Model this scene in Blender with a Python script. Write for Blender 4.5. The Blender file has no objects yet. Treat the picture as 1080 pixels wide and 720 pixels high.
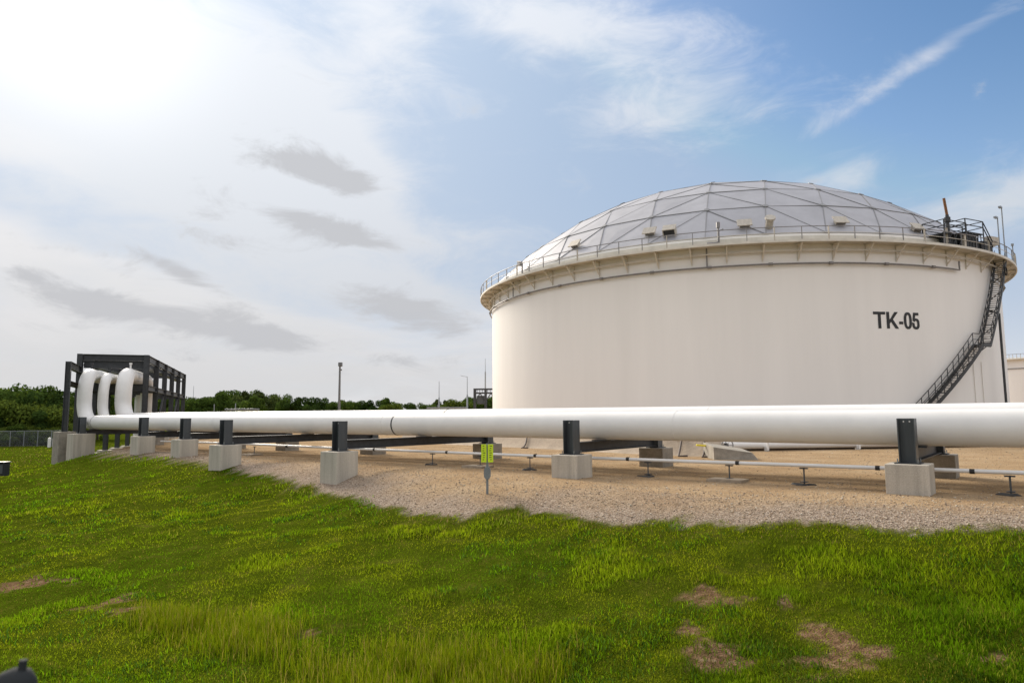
import bpy, bmesh, math, random
import numpy as np
from mathutils import Vector, Matrix

random.seed(7)
RNG = np.random.default_rng(11)
R_ = math.radians
SC = bpy.context.scene
COL = SC.collection

# ------------------------------------------------------------------ camera
F, PITCH, ROLL, EYE = 740.0, 0.105, -0.0070, 1.78          # focal length in photo pixels (1080 wide)
cam_data = bpy.data.cameras.new('camera'); cam = bpy.data.objects.new('camera', cam_data); COL.objects.link(cam)
cam_data.sensor_width = 36.0; cam_data.lens = F / 1080 * 36.0
cam_data.clip_start = 0.05; cam_data.clip_end = 9000
_fw = Vector((0, math.cos(PITCH), math.sin(PITCH))); _u0 = Vector((0, -math.sin(PITCH), math.cos(PITCH))); _r0 = Vector((1, 0, 0))
_rt = _r0 * math.cos(ROLL) + _u0 * math.sin(ROLL); _up = -_r0 * math.sin(ROLL) + _u0 * math.cos(ROLL)
_m = Matrix((_rt, _up, -_fw)).transposed().to_4x4(); _m.translation = (0, 0, EYE)
cam.matrix_world = _m
cam_data.dof.use_dof = True; cam_data.dof.focus_distance = 30.0; cam_data.dof.aperture_fstop = 7.0
SC.camera = cam

def ray(px, py):                       # photo pixel -> direction
    d = _rt * ((px - 540) / F) + _up * ((360 - py) / F) + _fw
    return d.normalized()
def pdir(px, py): return ray(px, py)
def at_y(px, py, Y):                   # point on the ray at depth Y
    d = ray(px, py); t = Y / d.y
    return Vector((0, 0, EYE)) + d * t
def x_at(px, Y, py=440): return at_y(px, py, Y).x

# ------------------------------------------------------------------ sky, sun, exposure
SUN_EL, SUN_AZ = R_(27), R_(-33)       # azimuth from +Y, negative = left
SUN_DIR = Vector((math.sin(SUN_AZ) * math.cos(SUN_EL), math.cos(SUN_AZ) * math.cos(SUN_EL), math.sin(SUN_EL)))
SC.view_settings.view_transform = 'Standard'; SC.view_settings.look = 'None'
SC.view_settings.gamma = 1.0; SC.view_settings.exposure = 1.32; SC.view_settings.use_curve_mapping = False

DARK_CLOUDS = [(352, 182, 50, 19, -22, 1.0), (300, 172, 45, 12, -18, .6), (350, 242, 70, 14, -12, 1.05), (92, 318, 44, 15, -4, 1.1), (12, 285, 30, 9, -8, .6), (180, 282, 44, 9, -24, .75), (285, 356, 60, 13, -10, 1.05),
    (430, 328, 80, 20, -12, 1.15), (40, 345, 80, 10, 0, .5), (250, 330, 40, 9, -8, .6), (150, 375, 60, 8, 0, .5), (200, 340, 60, 18, -10, .5), (430, 378, 50, 14, 0, .5), (115, 275, 34, 14, -20, .5), (210, 245, 60, 16, -5, .45)]          # grey cloud bases seen in the photo: pixel, half sizes, tilt, weight
def build_world():
    w = bpy.data.worlds.new('World'); SC.world = w; w.use_nodes = True; w.cycles.sampling_method = 'MANUAL'; w.cycles.sample_map_resolution = 256
    nt = w.node_tree; nt.nodes.clear(); N = nt.nodes; L = nt.links
    def math_(op, a, b=None, c=None, clamp=False):
        n = N.new('ShaderNodeMath'); n.operation = op; n.use_clamp = clamp
        for i, v in enumerate((a, b, c)):
            if v is None: continue
            if isinstance(v, (int, float)): n.inputs[i].default_value = v
            else: L.new(v, n.inputs[i])
        return n.outputs[0]
    def dot(a, v):
        n = N.new('ShaderNodeVectorMath'); n.operation = 'DOT_PRODUCT'; L.new(a, n.inputs[0]); n.inputs[1].default_value = tuple(v)
        return n.outputs['Value']
    def ss(v, lo, hi):
        n = N.new('ShaderNodeMapRange'); n.interpolation_type = 'SMOOTHSTEP'; L.new(v, n.inputs['Value'])
        n.inputs['From Min'].default_value = lo; n.inputs['From Max'].default_value = hi
        return n.outputs['Result']
    def mix(fac, a, b):
        n = N.new('ShaderNodeMix'); n.data_type = 'RGBA'
        if isinstance(fac, (int, float)): n.inputs[0].default_value = fac
        else: L.new(fac, n.inputs[0])
        for i, v in ((6, a), (7, b)):
            if isinstance(v, tuple): n.inputs[i].default_value = v + (1,)
            else: L.new(v, n.inputs[i])
        return n.outputs[2]
    tc = N.new('ShaderNodeTexCoord'); D = tc.outputs['Generated']
    sky = N.new('ShaderNodeTexSky'); sky.sky_type = 'NISHITA'; sky.sun_disc = False
    sky.sun_elevation = SUN_EL; sky.sun_rotation = SUN_AZ
    sky.air_density = 1.0; sky.dust_density = 0.7; sky.ozone_density = 1.6
    sep = N.new('ShaderNodeSeparateXYZ'); L.new(D, sep.inputs[0])
    z = math_('MAXIMUM', sep.outputs[2], 0.0)
    # cloud-deck coordinates: the direction projected on a high flat layer
    den = math_('ADD', z, 0.16)
    cv = N.new('ShaderNodeCombineXYZ'); L.new(math_('DIVIDE', sep.outputs[0], den), cv.inputs[0]); L.new(math_('DIVIDE', sep.outputs[1], den), cv.inputs[1])
    def noise(scale, detail, rough, dist=0.0, off=(0, 0, 0), src=None, sc=(1, 1, 1)):
        mp = N.new('ShaderNodeMapping'); L.new(src or cv.outputs[0], mp.inputs[0]); mp.inputs['Location'].default_value = off; mp.inputs['Scale'].default_value = sc
        n = N.new('ShaderNodeTexNoise'); L.new(mp.outputs[0], n.inputs['Vector'])
        n.inputs['Scale'].default_value = scale; n.inputs['Detail'].default_value = detail
        n.inputs['Roughness'].default_value = rough; n.inputs['Distortion'].default_value = dist
        return n.outputs['Fac']
    nA = noise(0.9, 5, 0.55, 0.3, (3.1, 1.7, 0))
    nB = noise(2.6, 5, 0.60, 0.2, (8.3, 4.4, 2))
    nD = noise(8.5, 5, 0.66, 0.6, (1.3, 7.4, 5), src=D, sc=(1, 1, 2.4))     # ragged edges of single clouds
    def blobs(lst):
        acc = None
        for (px, py, a, b, ang, s) in lst:
            c = pdir(px, py); e1 = Vector((c.y, -c.x, 0)).normalized(); e2 = e1.cross(c) * -1
            e2 = c.cross(e1) * -1 if e2.z < 0 else e2
            if e2.z < 0: e2 = -e2
            t = R_(ang); f1 = e1 * math.cos(t) + e2 * math.sin(t); f2 = -e1 * math.sin(t) + e2 * math.cos(t)
            d1 = dot(D, f1 * (F / a)); d2 = dot(D, f2 * (F / b)); q1 = math_('MULTIPLY', d1, d1)
            v = math_('MULTIPLY', math_('EXPONENT', math_('MULTIPLY', math_('MULTIPLY_ADD', d2, d2, q1), -1.0)), s)
            acc = v if acc is None else math_('ADD', acc, v)
        return acc
    DK = DARK_CLOUDS
    light = blobs([(x - a * .12, y - b * .95, a * 1.08, b * 1.05, g, t * .8) for x, y, a, b, g, t in DK if t > .86] + [(70, 50, 260, 75, 8, .85), (130, 165, 210, 55, -14, .8), (260, 130, 90, 50, -35, .8), (300, 175, 110, 60, -18, .8), (560, 18, 120, 30, -12, .62), (690, 45, 150, 40, -20, .45),
                   (690, 120, 75, 34, 0, .6), (895, 185, 26, 18, 0, .5), (1050, 220, 80, 34, 10, .75), (960, 72, 105, 9, 24, .5), (400, 30, 40, 60, 30, .55), (520, 255, 70, 34, 0, .4),
                   (120, 300, 260, 60, 0, .62), (60, 395, 260, 50, 0, .6), (380, 405, 330, 45, 0, .6), (335, 160, 80, 45, -20, .7), (330, 225, 90, 26, -12, .6)])
    dark = blobs(DK)
    jag = math_('MULTIPLY', math_('SUBTRACT', nD, 0.5), 2.1)
    jagB = math_('MULTIPLY', math_('SUBTRACT', nB, 0.5), 0.8)
    ml = ss(math_('ADD', light, math_('MULTIPLY', math_('ADD', jag, jagB), 0.62)), 0.10, 0.95)
    md = ss(math_('ADD', dark, math_('ADD', jag, jagB)), 0.28, 0.88)
    # whitening round the veiled sun and towards the horizon; cloud gets brighter overhead, as any cloudy sky does
    ds = math_('MAXIMUM', dot(D, SUN_DIR), 0.0)
    glow = math_('POWER', ds, 5.5); core = math_('POWER', ds, 130.0)
    hz = math_('POWER', math_('SUBTRACT', 1.0, z), 5.0)
    lift = math_('MULTIPLY_ADD', z, 0.85, 0.72)
    def lit(c):
        n = N.new('ShaderNodeVectorMath'); n.operation = 'SCALE'; n.inputs[0].default_value = c; L.new(lift, n.inputs['Scale']); return n.outputs[0]
    mn = N.new('ShaderNodeVectorMath'); mn.operation = 'MINIMUM'; L.new(sky.outputs[0], mn.inputs[0]); mn.inputs[1].default_value = SKYC['cap']
    hs = N.new('ShaderNodeHueSaturation'); hs.inputs['Saturation'].default_value = SKYC['sat']; hs.inputs['Value'].default_value = SKYC['val']; L.new(mn.outputs[0], hs.inputs['Color'])
    veil = math_('ADD', math_('MULTIPLY', glow, 0.72), math_('MULTIPLY', hz, 0.85), clamp=True)
    c1 = mix(veil, hs.outputs[0], lit(SKYC['veil']))
    c1 = mix(math_('MULTIPLY', math_('POWER', math_('SUBTRACT', 1.0, z), 11.0), 0.75), c1, SKYC['horizon'])
    clear = blobs([(860, 60, 480, 210, -6, .42), (470, 210, 170, 170, 0, .26), (350, 85, 130, 60, 10, .30), (130, 110, 230, 90, 0, .28), (60, 215, 180, 26, -8, .22), (230, 270, 160, 30, -15, .20), (1080, 330, 160, 160, 0, .2)])      # the break in the deck that the blue shows through
    gen = ss(math_('SUBTRACT', nA, clear), 0.20, 0.52)                                    # broken cloud deck everywhere
    c2 = mix(math_('MULTIPLY', gen, 0.85), c1, lit(SKYC['gen']))
    c3 = mix(math_('MULTIPLY', ml, 0.66), c2, mix(glow, lit(SKYC['cloud_far']), lit(SKYC['white'])))
    c4 = mix(math_('MULTIPLY', md, 0.78), c3, SKYC['dark'])
    c5n = N.new('ShaderNodeMix'); c5n.data_type = 'RGBA'; c5n.blend_type = 'ADD'; L.new(core, c5n.inputs[0]); L.new(c4, c5n.inputs[6]); c5n.inputs[7].default_value = (1.2, 1.18, 1.12, 1)
    bg = N.new('ShaderNodeBackground'); L.new(c5n.outputs[2], bg.inputs[0]); bg.inputs[1].default_value = SKYC['strength']
    out = N.new('ShaderNodeOutputWorld'); L.new(bg.outputs[0], out.inputs[0])
SKYC = dict(horizon=(3.85, 3.8, 3.72), veil=(2.95, 3.25, 3.7), white=(3.6, 3.62, 3.66), cloud_far=(3.35, 3.33, 3.4), gen=(4.05, 3.95, 3.95), dark=(2.15, 2.17, 2.27), cap=(2.6, 3.4, 4.6), sat=1.27, val=.56, strength=0.1)
build_world()
SC.cycles.max_bounces = 5; SC.cycles.diffuse_bounces = 3; SC.cycles.glossy_bounces = 2; SC.cycles.transmission_bounces = 3
sd = bpy.data.lights.new('sun', 'SUN'); sd.energy = 2.4; sd.angle = R_(20); sd.color = (1.0, 0.90, 0.76)
so = bpy.data.objects.new('sun', sd); COL.objects.link(so); so.rotation_euler = SUN_DIR.to_track_quat('Z', 'Y').to_euler(); so.location = (-40, 60, 60)

# ------------------------------------------------------------------ materials
MATS = {}
def mat(name, col, rough=0.6, metal=0.0, var=0.0, vscale=3.0, col2=None, bump=0.0, bscale=40.0, streak=False, spec=0.5, fine=0.0):
    m = bpy.data.materials.new(name); m.use_nodes = True; nt = m.node_tree; N = nt.nodes; L = nt.links
    p = N['Principled BSDF']; p.inputs['Roughness'].default_value = rough; p.inputs['Metallic'].default_value = metal
    p.inputs['Specular IOR Level'].default_value = spec; p.inputs['Base Color'].default_value = tuple(col) + (1,)
    tc = N.new('ShaderNodeTexCoord')
    if var > 0 or col2:
        mp = N.new('ShaderNodeMapping'); L.new(tc.outputs['Object'], mp.inputs[0])
        if streak: mp.inputs['Scale'].default_value = (1, 1, 0.08)
        n = N.new('ShaderNodeTexNoise'); n.inputs['Scale'].default_value = vscale; n.inputs['Detail'].default_value = 6; n.inputs['Roughness'].default_value = 0.62
        L.new(mp.outputs[0], n.inputs['Vector'])
        r = N.new('ShaderNodeValToRGB'); r.color_ramp.elements[0].position = 0.35; r.color_ramp.elements[1].position = 0.7
        c2 = col2 or tuple(max(0, c * (1 - var)) for c in col)
        r.color_ramp.elements[0].color = tuple(c2) + (1,); r.color_ramp.elements[1].color = tuple(col) + (1,)
        L.new(n.outputs['Fac'], r.inputs[0]); src = r.outputs[0]
        if fine > 0:
            n2 = N.new('ShaderNodeTexNoise'); n2.inputs['Scale'].default_value = vscale * 14; n2.inputs['Detail'].default_value = 3; L.new(tc.outputs['Object'], n2.inputs['Vector'])
            mx = N.new('ShaderNodeMix'); mx.data_type = 'RGBA'; mx.blend_type = 'MULTIPLY'; mx.inputs[0].default_value = fine
            L.new(src, mx.inputs[6]); r2 = N.new('ShaderNodeValToRGB'); r2.color_ramp.elements[0].position = .3; r2.color_ramp.elements[1].position = .7
            r2.color_ramp.elements[0].color = (.35, .34, .32, 1); L.new(n2.outputs['Fac'], r2.inputs[0]); L.new(r2.outputs[0], mx.inputs[7]); src = mx.outputs[2]
        L.new(src, p.inputs['Base Color'])
    if bump > 0:
        b = N.new('ShaderNodeBump'); b.inputs['Strength'].default_value = bump; b.inputs['Distance'].default_value = 0.02
        n = N.new('ShaderNodeTexNoise'); n.inputs['Scale'].default_value = bscale; n.inputs['Detail'].default_value = 5; L.new(tc.outputs['Object'], n.inputs['Vector'])
        L.new(n.outputs['Fac'], b.inputs['Height']); L.new(b.outputs[0], p.inputs['Normal'])
    MATS[name] = m
    return m
mat('tank_white', (.88, .855, .82), .42, var=.07, vscale=.35, streak=True, bump=.03, bscale=1.2)
mat('rim_cream', (.72, .68, .60), .5, var=.22, vscale=.8, streak=True)
mat('pipe_white', (.76, .75, .725), .36, spec=.3, var=.08, vscale=1.3, bump=.02, bscale=6)
mat('aluminium', (.41, .41, .435), .55, metal=.2, var=.16, vscale=.5, bump=.06, bscale=1.2)
mat('strut_grey', (.27, .26, .26), .5, metal=.4, var=.3, vscale=3)
mat('dark_steel', (.045, .049, .054), .48, metal=.15, var=.4, vscale=5, bump=.05)
mat('post_steel', (.075, .085, .092), .42, metal=.25, var=.35, vscale=6, bump=.04, streak=True)
mat('galvanised', (.33, .35, .36), .4, metal=.6, var=.3, vscale=8)
mat('concrete', (.60, .55, .465), .9, var=.32, vscale=3.4, streak=True, bump=.35, bscale=35, fine=.35)
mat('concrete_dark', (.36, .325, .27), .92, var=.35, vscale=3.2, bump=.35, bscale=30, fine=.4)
mat('berm', (.40, .32, .235), .95, var=.28, vscale=.6, bump=.3, bscale=20, fine=.3)
mat('dome_strut', (.25, .25, .255), .6, metal=.2)
mat('rubber', (.02, .02, .02), .7)
mat('letter_black', (.012, .013, .015), .5)
mat('sign_yellow', (.62, .80, .02), .45, var=.1, vscale=10)
mat('sign_grey', (.22, .24, .25), .5, metal=.3, var=.25, vscale=12)
mat('valve_yellow', (.75, .62, .02), .45)
mat('rust', (.30, .14, .06), .85, var=.5, vscale=7)
mat('vent_cream', (.55, .50, .42), .5, metal=.2, var=.3, vscale=4)
mat('bark', (.09, .07, .05), .95, var=.4, vscale=5)
mat('cap_dark', (.035, .038, .04), .9, spec=.1)
mat('pole_grey', (.16, .165, .17), .5, metal=.4)
mat('timber', (.36, .29, .21), .9, var=.35, vscale=8, bump=.2)

def leaf_mat(name, trans=0.35, rough=.8):
    m = bpy.data.materials.new(name); m.use_nodes = True; nt = m.node_tree; N = nt.nodes; L = nt.links
    p = N['Principled BSDF']; p.inputs['Roughness'].default_value = rough; p.inputs['Specular IOR Level'].default_value = 0.0
    a = N.new('ShaderNodeAttribute'); a.attribute_name = 'col'; L.new(a.outputs['Color'], p.inputs['Base Color'])
    t = N.new('ShaderNodeBsdfTranslucent'); L.new(a.outputs['Color'], t.inputs['Color'])
    mx = N.new('ShaderNodeMixShader'); mx.inputs[0].default_value = trans
    L.new(p.outputs[0], mx.inputs[1]); L.new(t.outputs[0], mx.inputs[2]); L.new(mx.outputs[0], N['Material Output'].inputs[0])
    MATS[name] = m
leaf_mat('grass_blade', .5); leaf_mat('leaf', .3)
m = bpy.data.materials.new('pebble'); m.use_nodes = True
_a = m.node_tree.nodes.new('ShaderNodeAttribute'); _a.attribute_name = 'col'; m.node_tree.links.new(_a.outputs['Color'], m.node_tree.nodes['Principled BSDF'].inputs['Base Color'])
m.node_tree.nodes['Principled BSDF'].inputs['Roughness'].default_value = .85; MATS['pebble'] = m

# ------------------------------------------------------------------ mesh helpers
class MB:
    def __init__(s): s.v = []; s.f = []
    def add(s, vs, fs):
        o = len(s.v); s.v += [tuple(p) for p in vs]; s.f += [tuple(i + o for i in f) for f in fs]; return s
    def hexa(s, p):                       # 8 corners: bottom 4 ccw, top 4
        return s.add(p, [(3, 2, 1, 0), (4, 5, 6, 7), (0, 1, 5, 4), (1, 2, 6, 5), (2, 3, 7, 6), (3, 0, 4, 7)])
    def box(s, c, size, ex=(1, 0, 0), ey=(0, 1, 0), ez=(0, 0, 1)):
        c = Vector(c); ex = Vector(ex).normalized() * size[0] / 2; ey = Vector(ey).normalized() * size[1] / 2; ez = Vector(ez).normalized() * size[2] / 2
        return s.hexa([c - ex - ey - ez, c + ex - ey - ez, c + ex + ey - ez, c - ex + ey - ez, c - ex - ey + ez, c + ex - ey + ez, c + ex + ey + ez, c - ex + ey + ez])
    def bar(s, a, b, w, h, up=(0, 0, 1)):
        a = Vector(a); b = Vector(b); d = b - a; ex = d.normalized(); up = Vector(up)
        ey = up.cross(ex)
        if ey.length < 1e-4: ey = Vector((1, 0, 0)).cross(ex)
        if ey.length < 1e-4: ey = Vector((0, 1, 0)).cross(ex)
        ey.normalize(); ez = ex.cross(ey)
        return s.box((a + b) / 2, (d.length, w, h), ex, ey, ez)
    def ibeam(s, a, b, w, h, t=.02, up=(0, 0, 1)):      # wide-flange section: depth h along up, flange width w
        a = Vector(a); b = Vector(b); ex = (b - a).normalized(); up = Vector(up); ey = up.cross(ex).normalized(); ez = ex.cross(ey)
        s.bar(a + ez * (h / 2 - t / 2), b + ez * (h / 2 - t / 2), w, t, up); s.bar(a - ez * (h / 2 - t / 2), b - ez * (h / 2 - t / 2), w, t, up)
        s.bar(a, b, t, h - 2 * t, up); return s
    def tube(s, pts, r, n=12, cap=True, closed=False):
        pts = [Vector(p) for p in pts]; k = len(pts); o = len(s.v); prev = None
        for i, p in enumerate(pts):
            if closed: t = (pts[(i + 1) % k] - pts[i - 1])
            else: t = pts[min(i + 1, k - 1)] - pts[max(i - 1, 0)]
            t.normalize()
            if prev is None:
                a = Vector((0, 0, 1)) if abs(t.z) < .9 else Vector((1, 0, 0)); e = a.cross(t).normalized()
            else:
                e = prev - t * prev.dot(t); e.normalize()
            prev = e; g = t.cross(e); rr = r[i] if isinstance(r, (list, tuple)) else r
            for j in range(n):
                q = 2 * math.pi * j / n; s.v.append(tuple(p + e * (rr * math.cos(q)) + g * (rr * math.sin(q))))
        for i in range(k if closed else k - 1):
            i2 = (i + 1) % k
            for j in range(n):
                s.f.append((o + i * n + j, o + i * n + (j + 1) % n, o + i2 * n + (j + 1) % n, o + i2 * n + j))
        if cap and not closed:
            s.f.append(tuple(o + j for j in range(n))[::-1]); s.f.append(tuple(o + (k - 1) * n + j for j in range(n)))
        return s
    def lathe(s, prof, n=64, c=(0, 0), a0=0, a1=2 * math.pi):
        o = len(s.v); full = abs(a1 - a0 - 2 * math.pi) < 1e-6; m_ = n if full else n + 1
        for i in range(m_):
            q = a0 + (a1 - a0) * i / n
            for (r, z) in prof: s.v.append((c[0] + r * math.sin(q), c[1] - r * math.cos(q), z))
        k = len(prof)
        for i in range(n):
            i2 = (i + 1) % m_
            for j in range(k - 1): s.f.append((o + i * k + j, o + i2 * k + j, o + i2 * k + j + 1, o + i * k + j + 1))
        return s
    def mesh(s, name, material, smooth=None):
        me = bpy.data.meshes.new(name); me.from_pydata(s.v, [], s.f); me.materials.append(MATS[material])
        if smooth:
            me.polygons.foreach_set('use_smooth', [True] * len(me.polygons)); me.set_sharp_from_angle(angle=R_(smooth))
        me.update(); return me
    def build(s, name, material, parent=None, smooth=None, bevel=0):
        me = s.mesh(name, material, smooth)
        if bevel:
            bm = bmesh.new(); bm.from_mesh(me); bmesh.ops.bevel(bm, geom=bm.edges[:], offset=bevel, segments=2, affect='EDGES', profile=.6); bm.to_mesh(me); bm.free()
        return link(name, me, parent)
def link(name, data, parent=None):
    o = bpy.data.objects.new(name, data); COL.objects.link(o)
    if parent: o.parent = parent
    return o
def tag(o, label=None, cat=None, group=None, kind=None):
    if label: o['label'] = label
    if cat: o['category'] = cat
    if group: o['group'] = group
    if kind: o['kind'] = kind
    return o
def thing(name, label, cat, loc=(0, 0, 0), group=None, rz=0):
    o = bpy.data.objects.new(name, None); COL.objects.link(o); o.location = loc; o.rotation_euler = (0, 0, rz); o.empty_display_size = .3
    return tag(o, label, cat, group)
def relmesh(o, parent):                 # parent keeping world-space geometry
    o.parent = parent; o.matrix_parent_inverse = (Matrix.Translation(parent.location) @ parent.rotation_euler.to_matrix().to_4x4()).inverted(); return o
def path(pts, rb, seg=10):              # polyline with circular elbows
    pts = [Vector(p) for p in pts]; out = [pts[0]]
    for i in range(1, len(pts) - 1):
        a = (pts[i - 1] - pts[i]).normalized(); b = (pts[i + 1] - pts[i]).normalized(); ang = a.angle(b)
        if ang > math.pi - .01: out.append(pts[i]); continue
        t = rb / math.tan(ang / 2); bis = (a + b).normalized(); c = pts[i] + bis * (rb / math.sin(ang / 2))
        p0 = pts[i] + a * t - c; ax = (p0).cross(pts[i] + b * t - c).normalized(); tot = math.pi - ang
        for k in range(seg + 1): out.append(c + Matrix.Rotation(tot * k / seg, 3, ax) @ p0)
    out.append(pts[-1]); return out

def hash2(ix, iy, seed):
    h = (ix.astype(np.int64) * 374761393 + iy.astype(np.int64) * 668265263 + seed * 974634777) & 0xffffffff
    h = ((h ^ (h >> 13)) * 1274126177) & 0xffffffff
    return ((h ^ (h >> 16)) & 0xffffff) / float(0xffffff)
def vnoise(x, y, sc, seed=0):
    x = np.asarray(x) / sc; y = np.asarray(y) / sc; ix = np.floor(x); iy = np.floor(y); fx = x - ix; fy = y - iy
    fx = fx * fx * (3 - 2 * fx); fy = fy * fy * (3 - 2 * fy)
    a = hash2(ix, iy, seed); b = hash2(ix + 1, iy, seed); c = hash2(ix, iy + 1, seed); d = hash2(ix + 1, iy + 1, seed)
    return (a * (1 - fx) + b * fx) * (1 - fy) + (c * (1 - fx) + d * fx) * fy
def fbm(x, y, sc, seed=0, o=3):
    s = 0; a = 1; t = 0
    for k in range(o): s = s + a * vnoise(x, y, sc / 2 ** k, seed + k * 17); t += a; a *= .55
    return s / t
def sstep(a, b, x):
    t = np.clip((np.asarray(x, float) - a) / (b - a), 0, 1); return t * t * (3 - 2 * t)

# ------------------------------------------------------------------ site layout (u runs along the pipes, v across them)
PHI = R_(37.5); AX, AY = 9.0, 15.9
U = Vector((-math.cos(PHI), math.sin(PHI), 0)); V = Vector((math.sin(PHI), math.cos(PHI), 0))
def uv(x, y): rx = np.asarray(x) - AX; ry = np.asarray(y) - AY; return rx * U.x + ry * U.y, rx * V.x + ry * V.y
def site(u, v, z=0): return Vector((AX, AY, 0)) + U * u + V * v + Vector((0, 0, z))

def ground_z(x, y):
    x = np.asarray(x, float); y = np.asarray(y, float); u, v = uv(x, y)
    v0 = np.interp(u, [-60, -10, 0, 8, 13, 16, 24, 32, 40, 48, 70], [-3.4, -3.4, -3.6, -3.6, -2.9, -1.9, -2.2, -.8, -.2, 1.0, 3])
    s = np.maximum(0, v0 - v)
    prof = np.interp(s, [0, .5, 3, 7, 10.5, 30, 300], [0, -.09, -.72, -1.12, -1.42, -1.5, -1.6])
    w = -(x + 27.5) * .944 - (y - 43.5) * .33 + 2.6
    low = -1.55 * sstep(-1.5, 5.5, w)
    z = np.minimum(prof, low)
    bank = 1.22 * sstep(-13.4, -19.5, v) * sstep(34, 14, u)
    z = z + bank * (s > 0)
    r = np.hypot(x, y); soft = sstep(0, 3, s)
    z = z + (fbm(x, y, 3.2, 5) - .5) * .24 * soft + (vnoise(x, y, .6, 9) - .5) * .09 * soft * (r < 40) + (fbm(x, y, 6, 31) - .5) * .06 * (r < 200)
    return z
def gz(x, y): return float(ground_z(np.array([x]), np.array([y]))[0])
def ground_hit(px, py):
    d = ray(px, py); t = np.concatenate([np.arange(2, 60, .04), np.arange(60, 400, .5)])
    x = d.x * t; y = d.y * t; z = EYE + d.z * t; below = z < ground_z(x, y)
    i = int(np.argmax(below)) if below.any() else len(t) - 1
    return Vector((x[i], y[i], z[i]))

# gravel edge traced along the bank
EDGE = [(1079, 557), (1020, 556), (960, 554), (900, 551), (850, 548), (780, 551), (720, 553), (640, 549), (590, 543), (540, 540), (490, 546), (440, 541), (380, 530), (330, 517), (300, 508), (262, 499), (225, 491), (180, 483), (130, 479)]
_e = [ground_hit(*p) for p in EDGE]; _eu = []
for p in _e:
    a, b = uv(p.x, p.y); _eu.append((float(a), float(b)))
_eu.sort(); EU = np.array([-60, -20] + [a for a, b in _eu] + [60, 90]); EV = np.array([_eu[0][1] - 3, _eu[0][1] - .8] + [b for a, b in _eu] + [1.5, 3])
DIRT = [(18, 619, .75, .30), (118, 634, .38, .2), (142, 642, .3, .16), (755, 631, .36, .2), (830, 633, .13, .1), (720, 667, .24, .11), (880, 672, .36, .22), (872, 700, .45, .22), (760, 693, .34, .2), (926, 690, .2, .14), (1035, 697, .3, .15), (325, 668, .16, .1)]
DIRT = [(ground_hit(a, b), c, d) for a, b, c, d in DIRT]
def masks(x, y):
    u, v = uv(x, y)
    e = np.interp(u, EU, EV); nz = (fbm(x, y, 1.1, 77, 3) - .5) * 1.0 + (vnoise(x, y, .16, 78) - .5) * .35
    w = -(x + 27.5) * .944 - (y - 43.5) * .33 + 2.2
    grav = sstep(-.22, .22, v - e + nz) * sstep(1.0, 0.0, w + nz * .6)
    grav = grav * sstep(260, 200, y)
    dirt = np.zeros_like(np.asarray(x, float))
    for p, a, b in DIRT:
        q = np.sqrt(((x - p.x) / a) ** 2 + ((y - p.y) / (b * 1.9)) ** 2) + (fbm(x, y, .26, 41, 5) - .5) * 3.4
        dirt = np.maximum(dirt, sstep(1.1, .5, q))
    return grav, dirt

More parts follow.
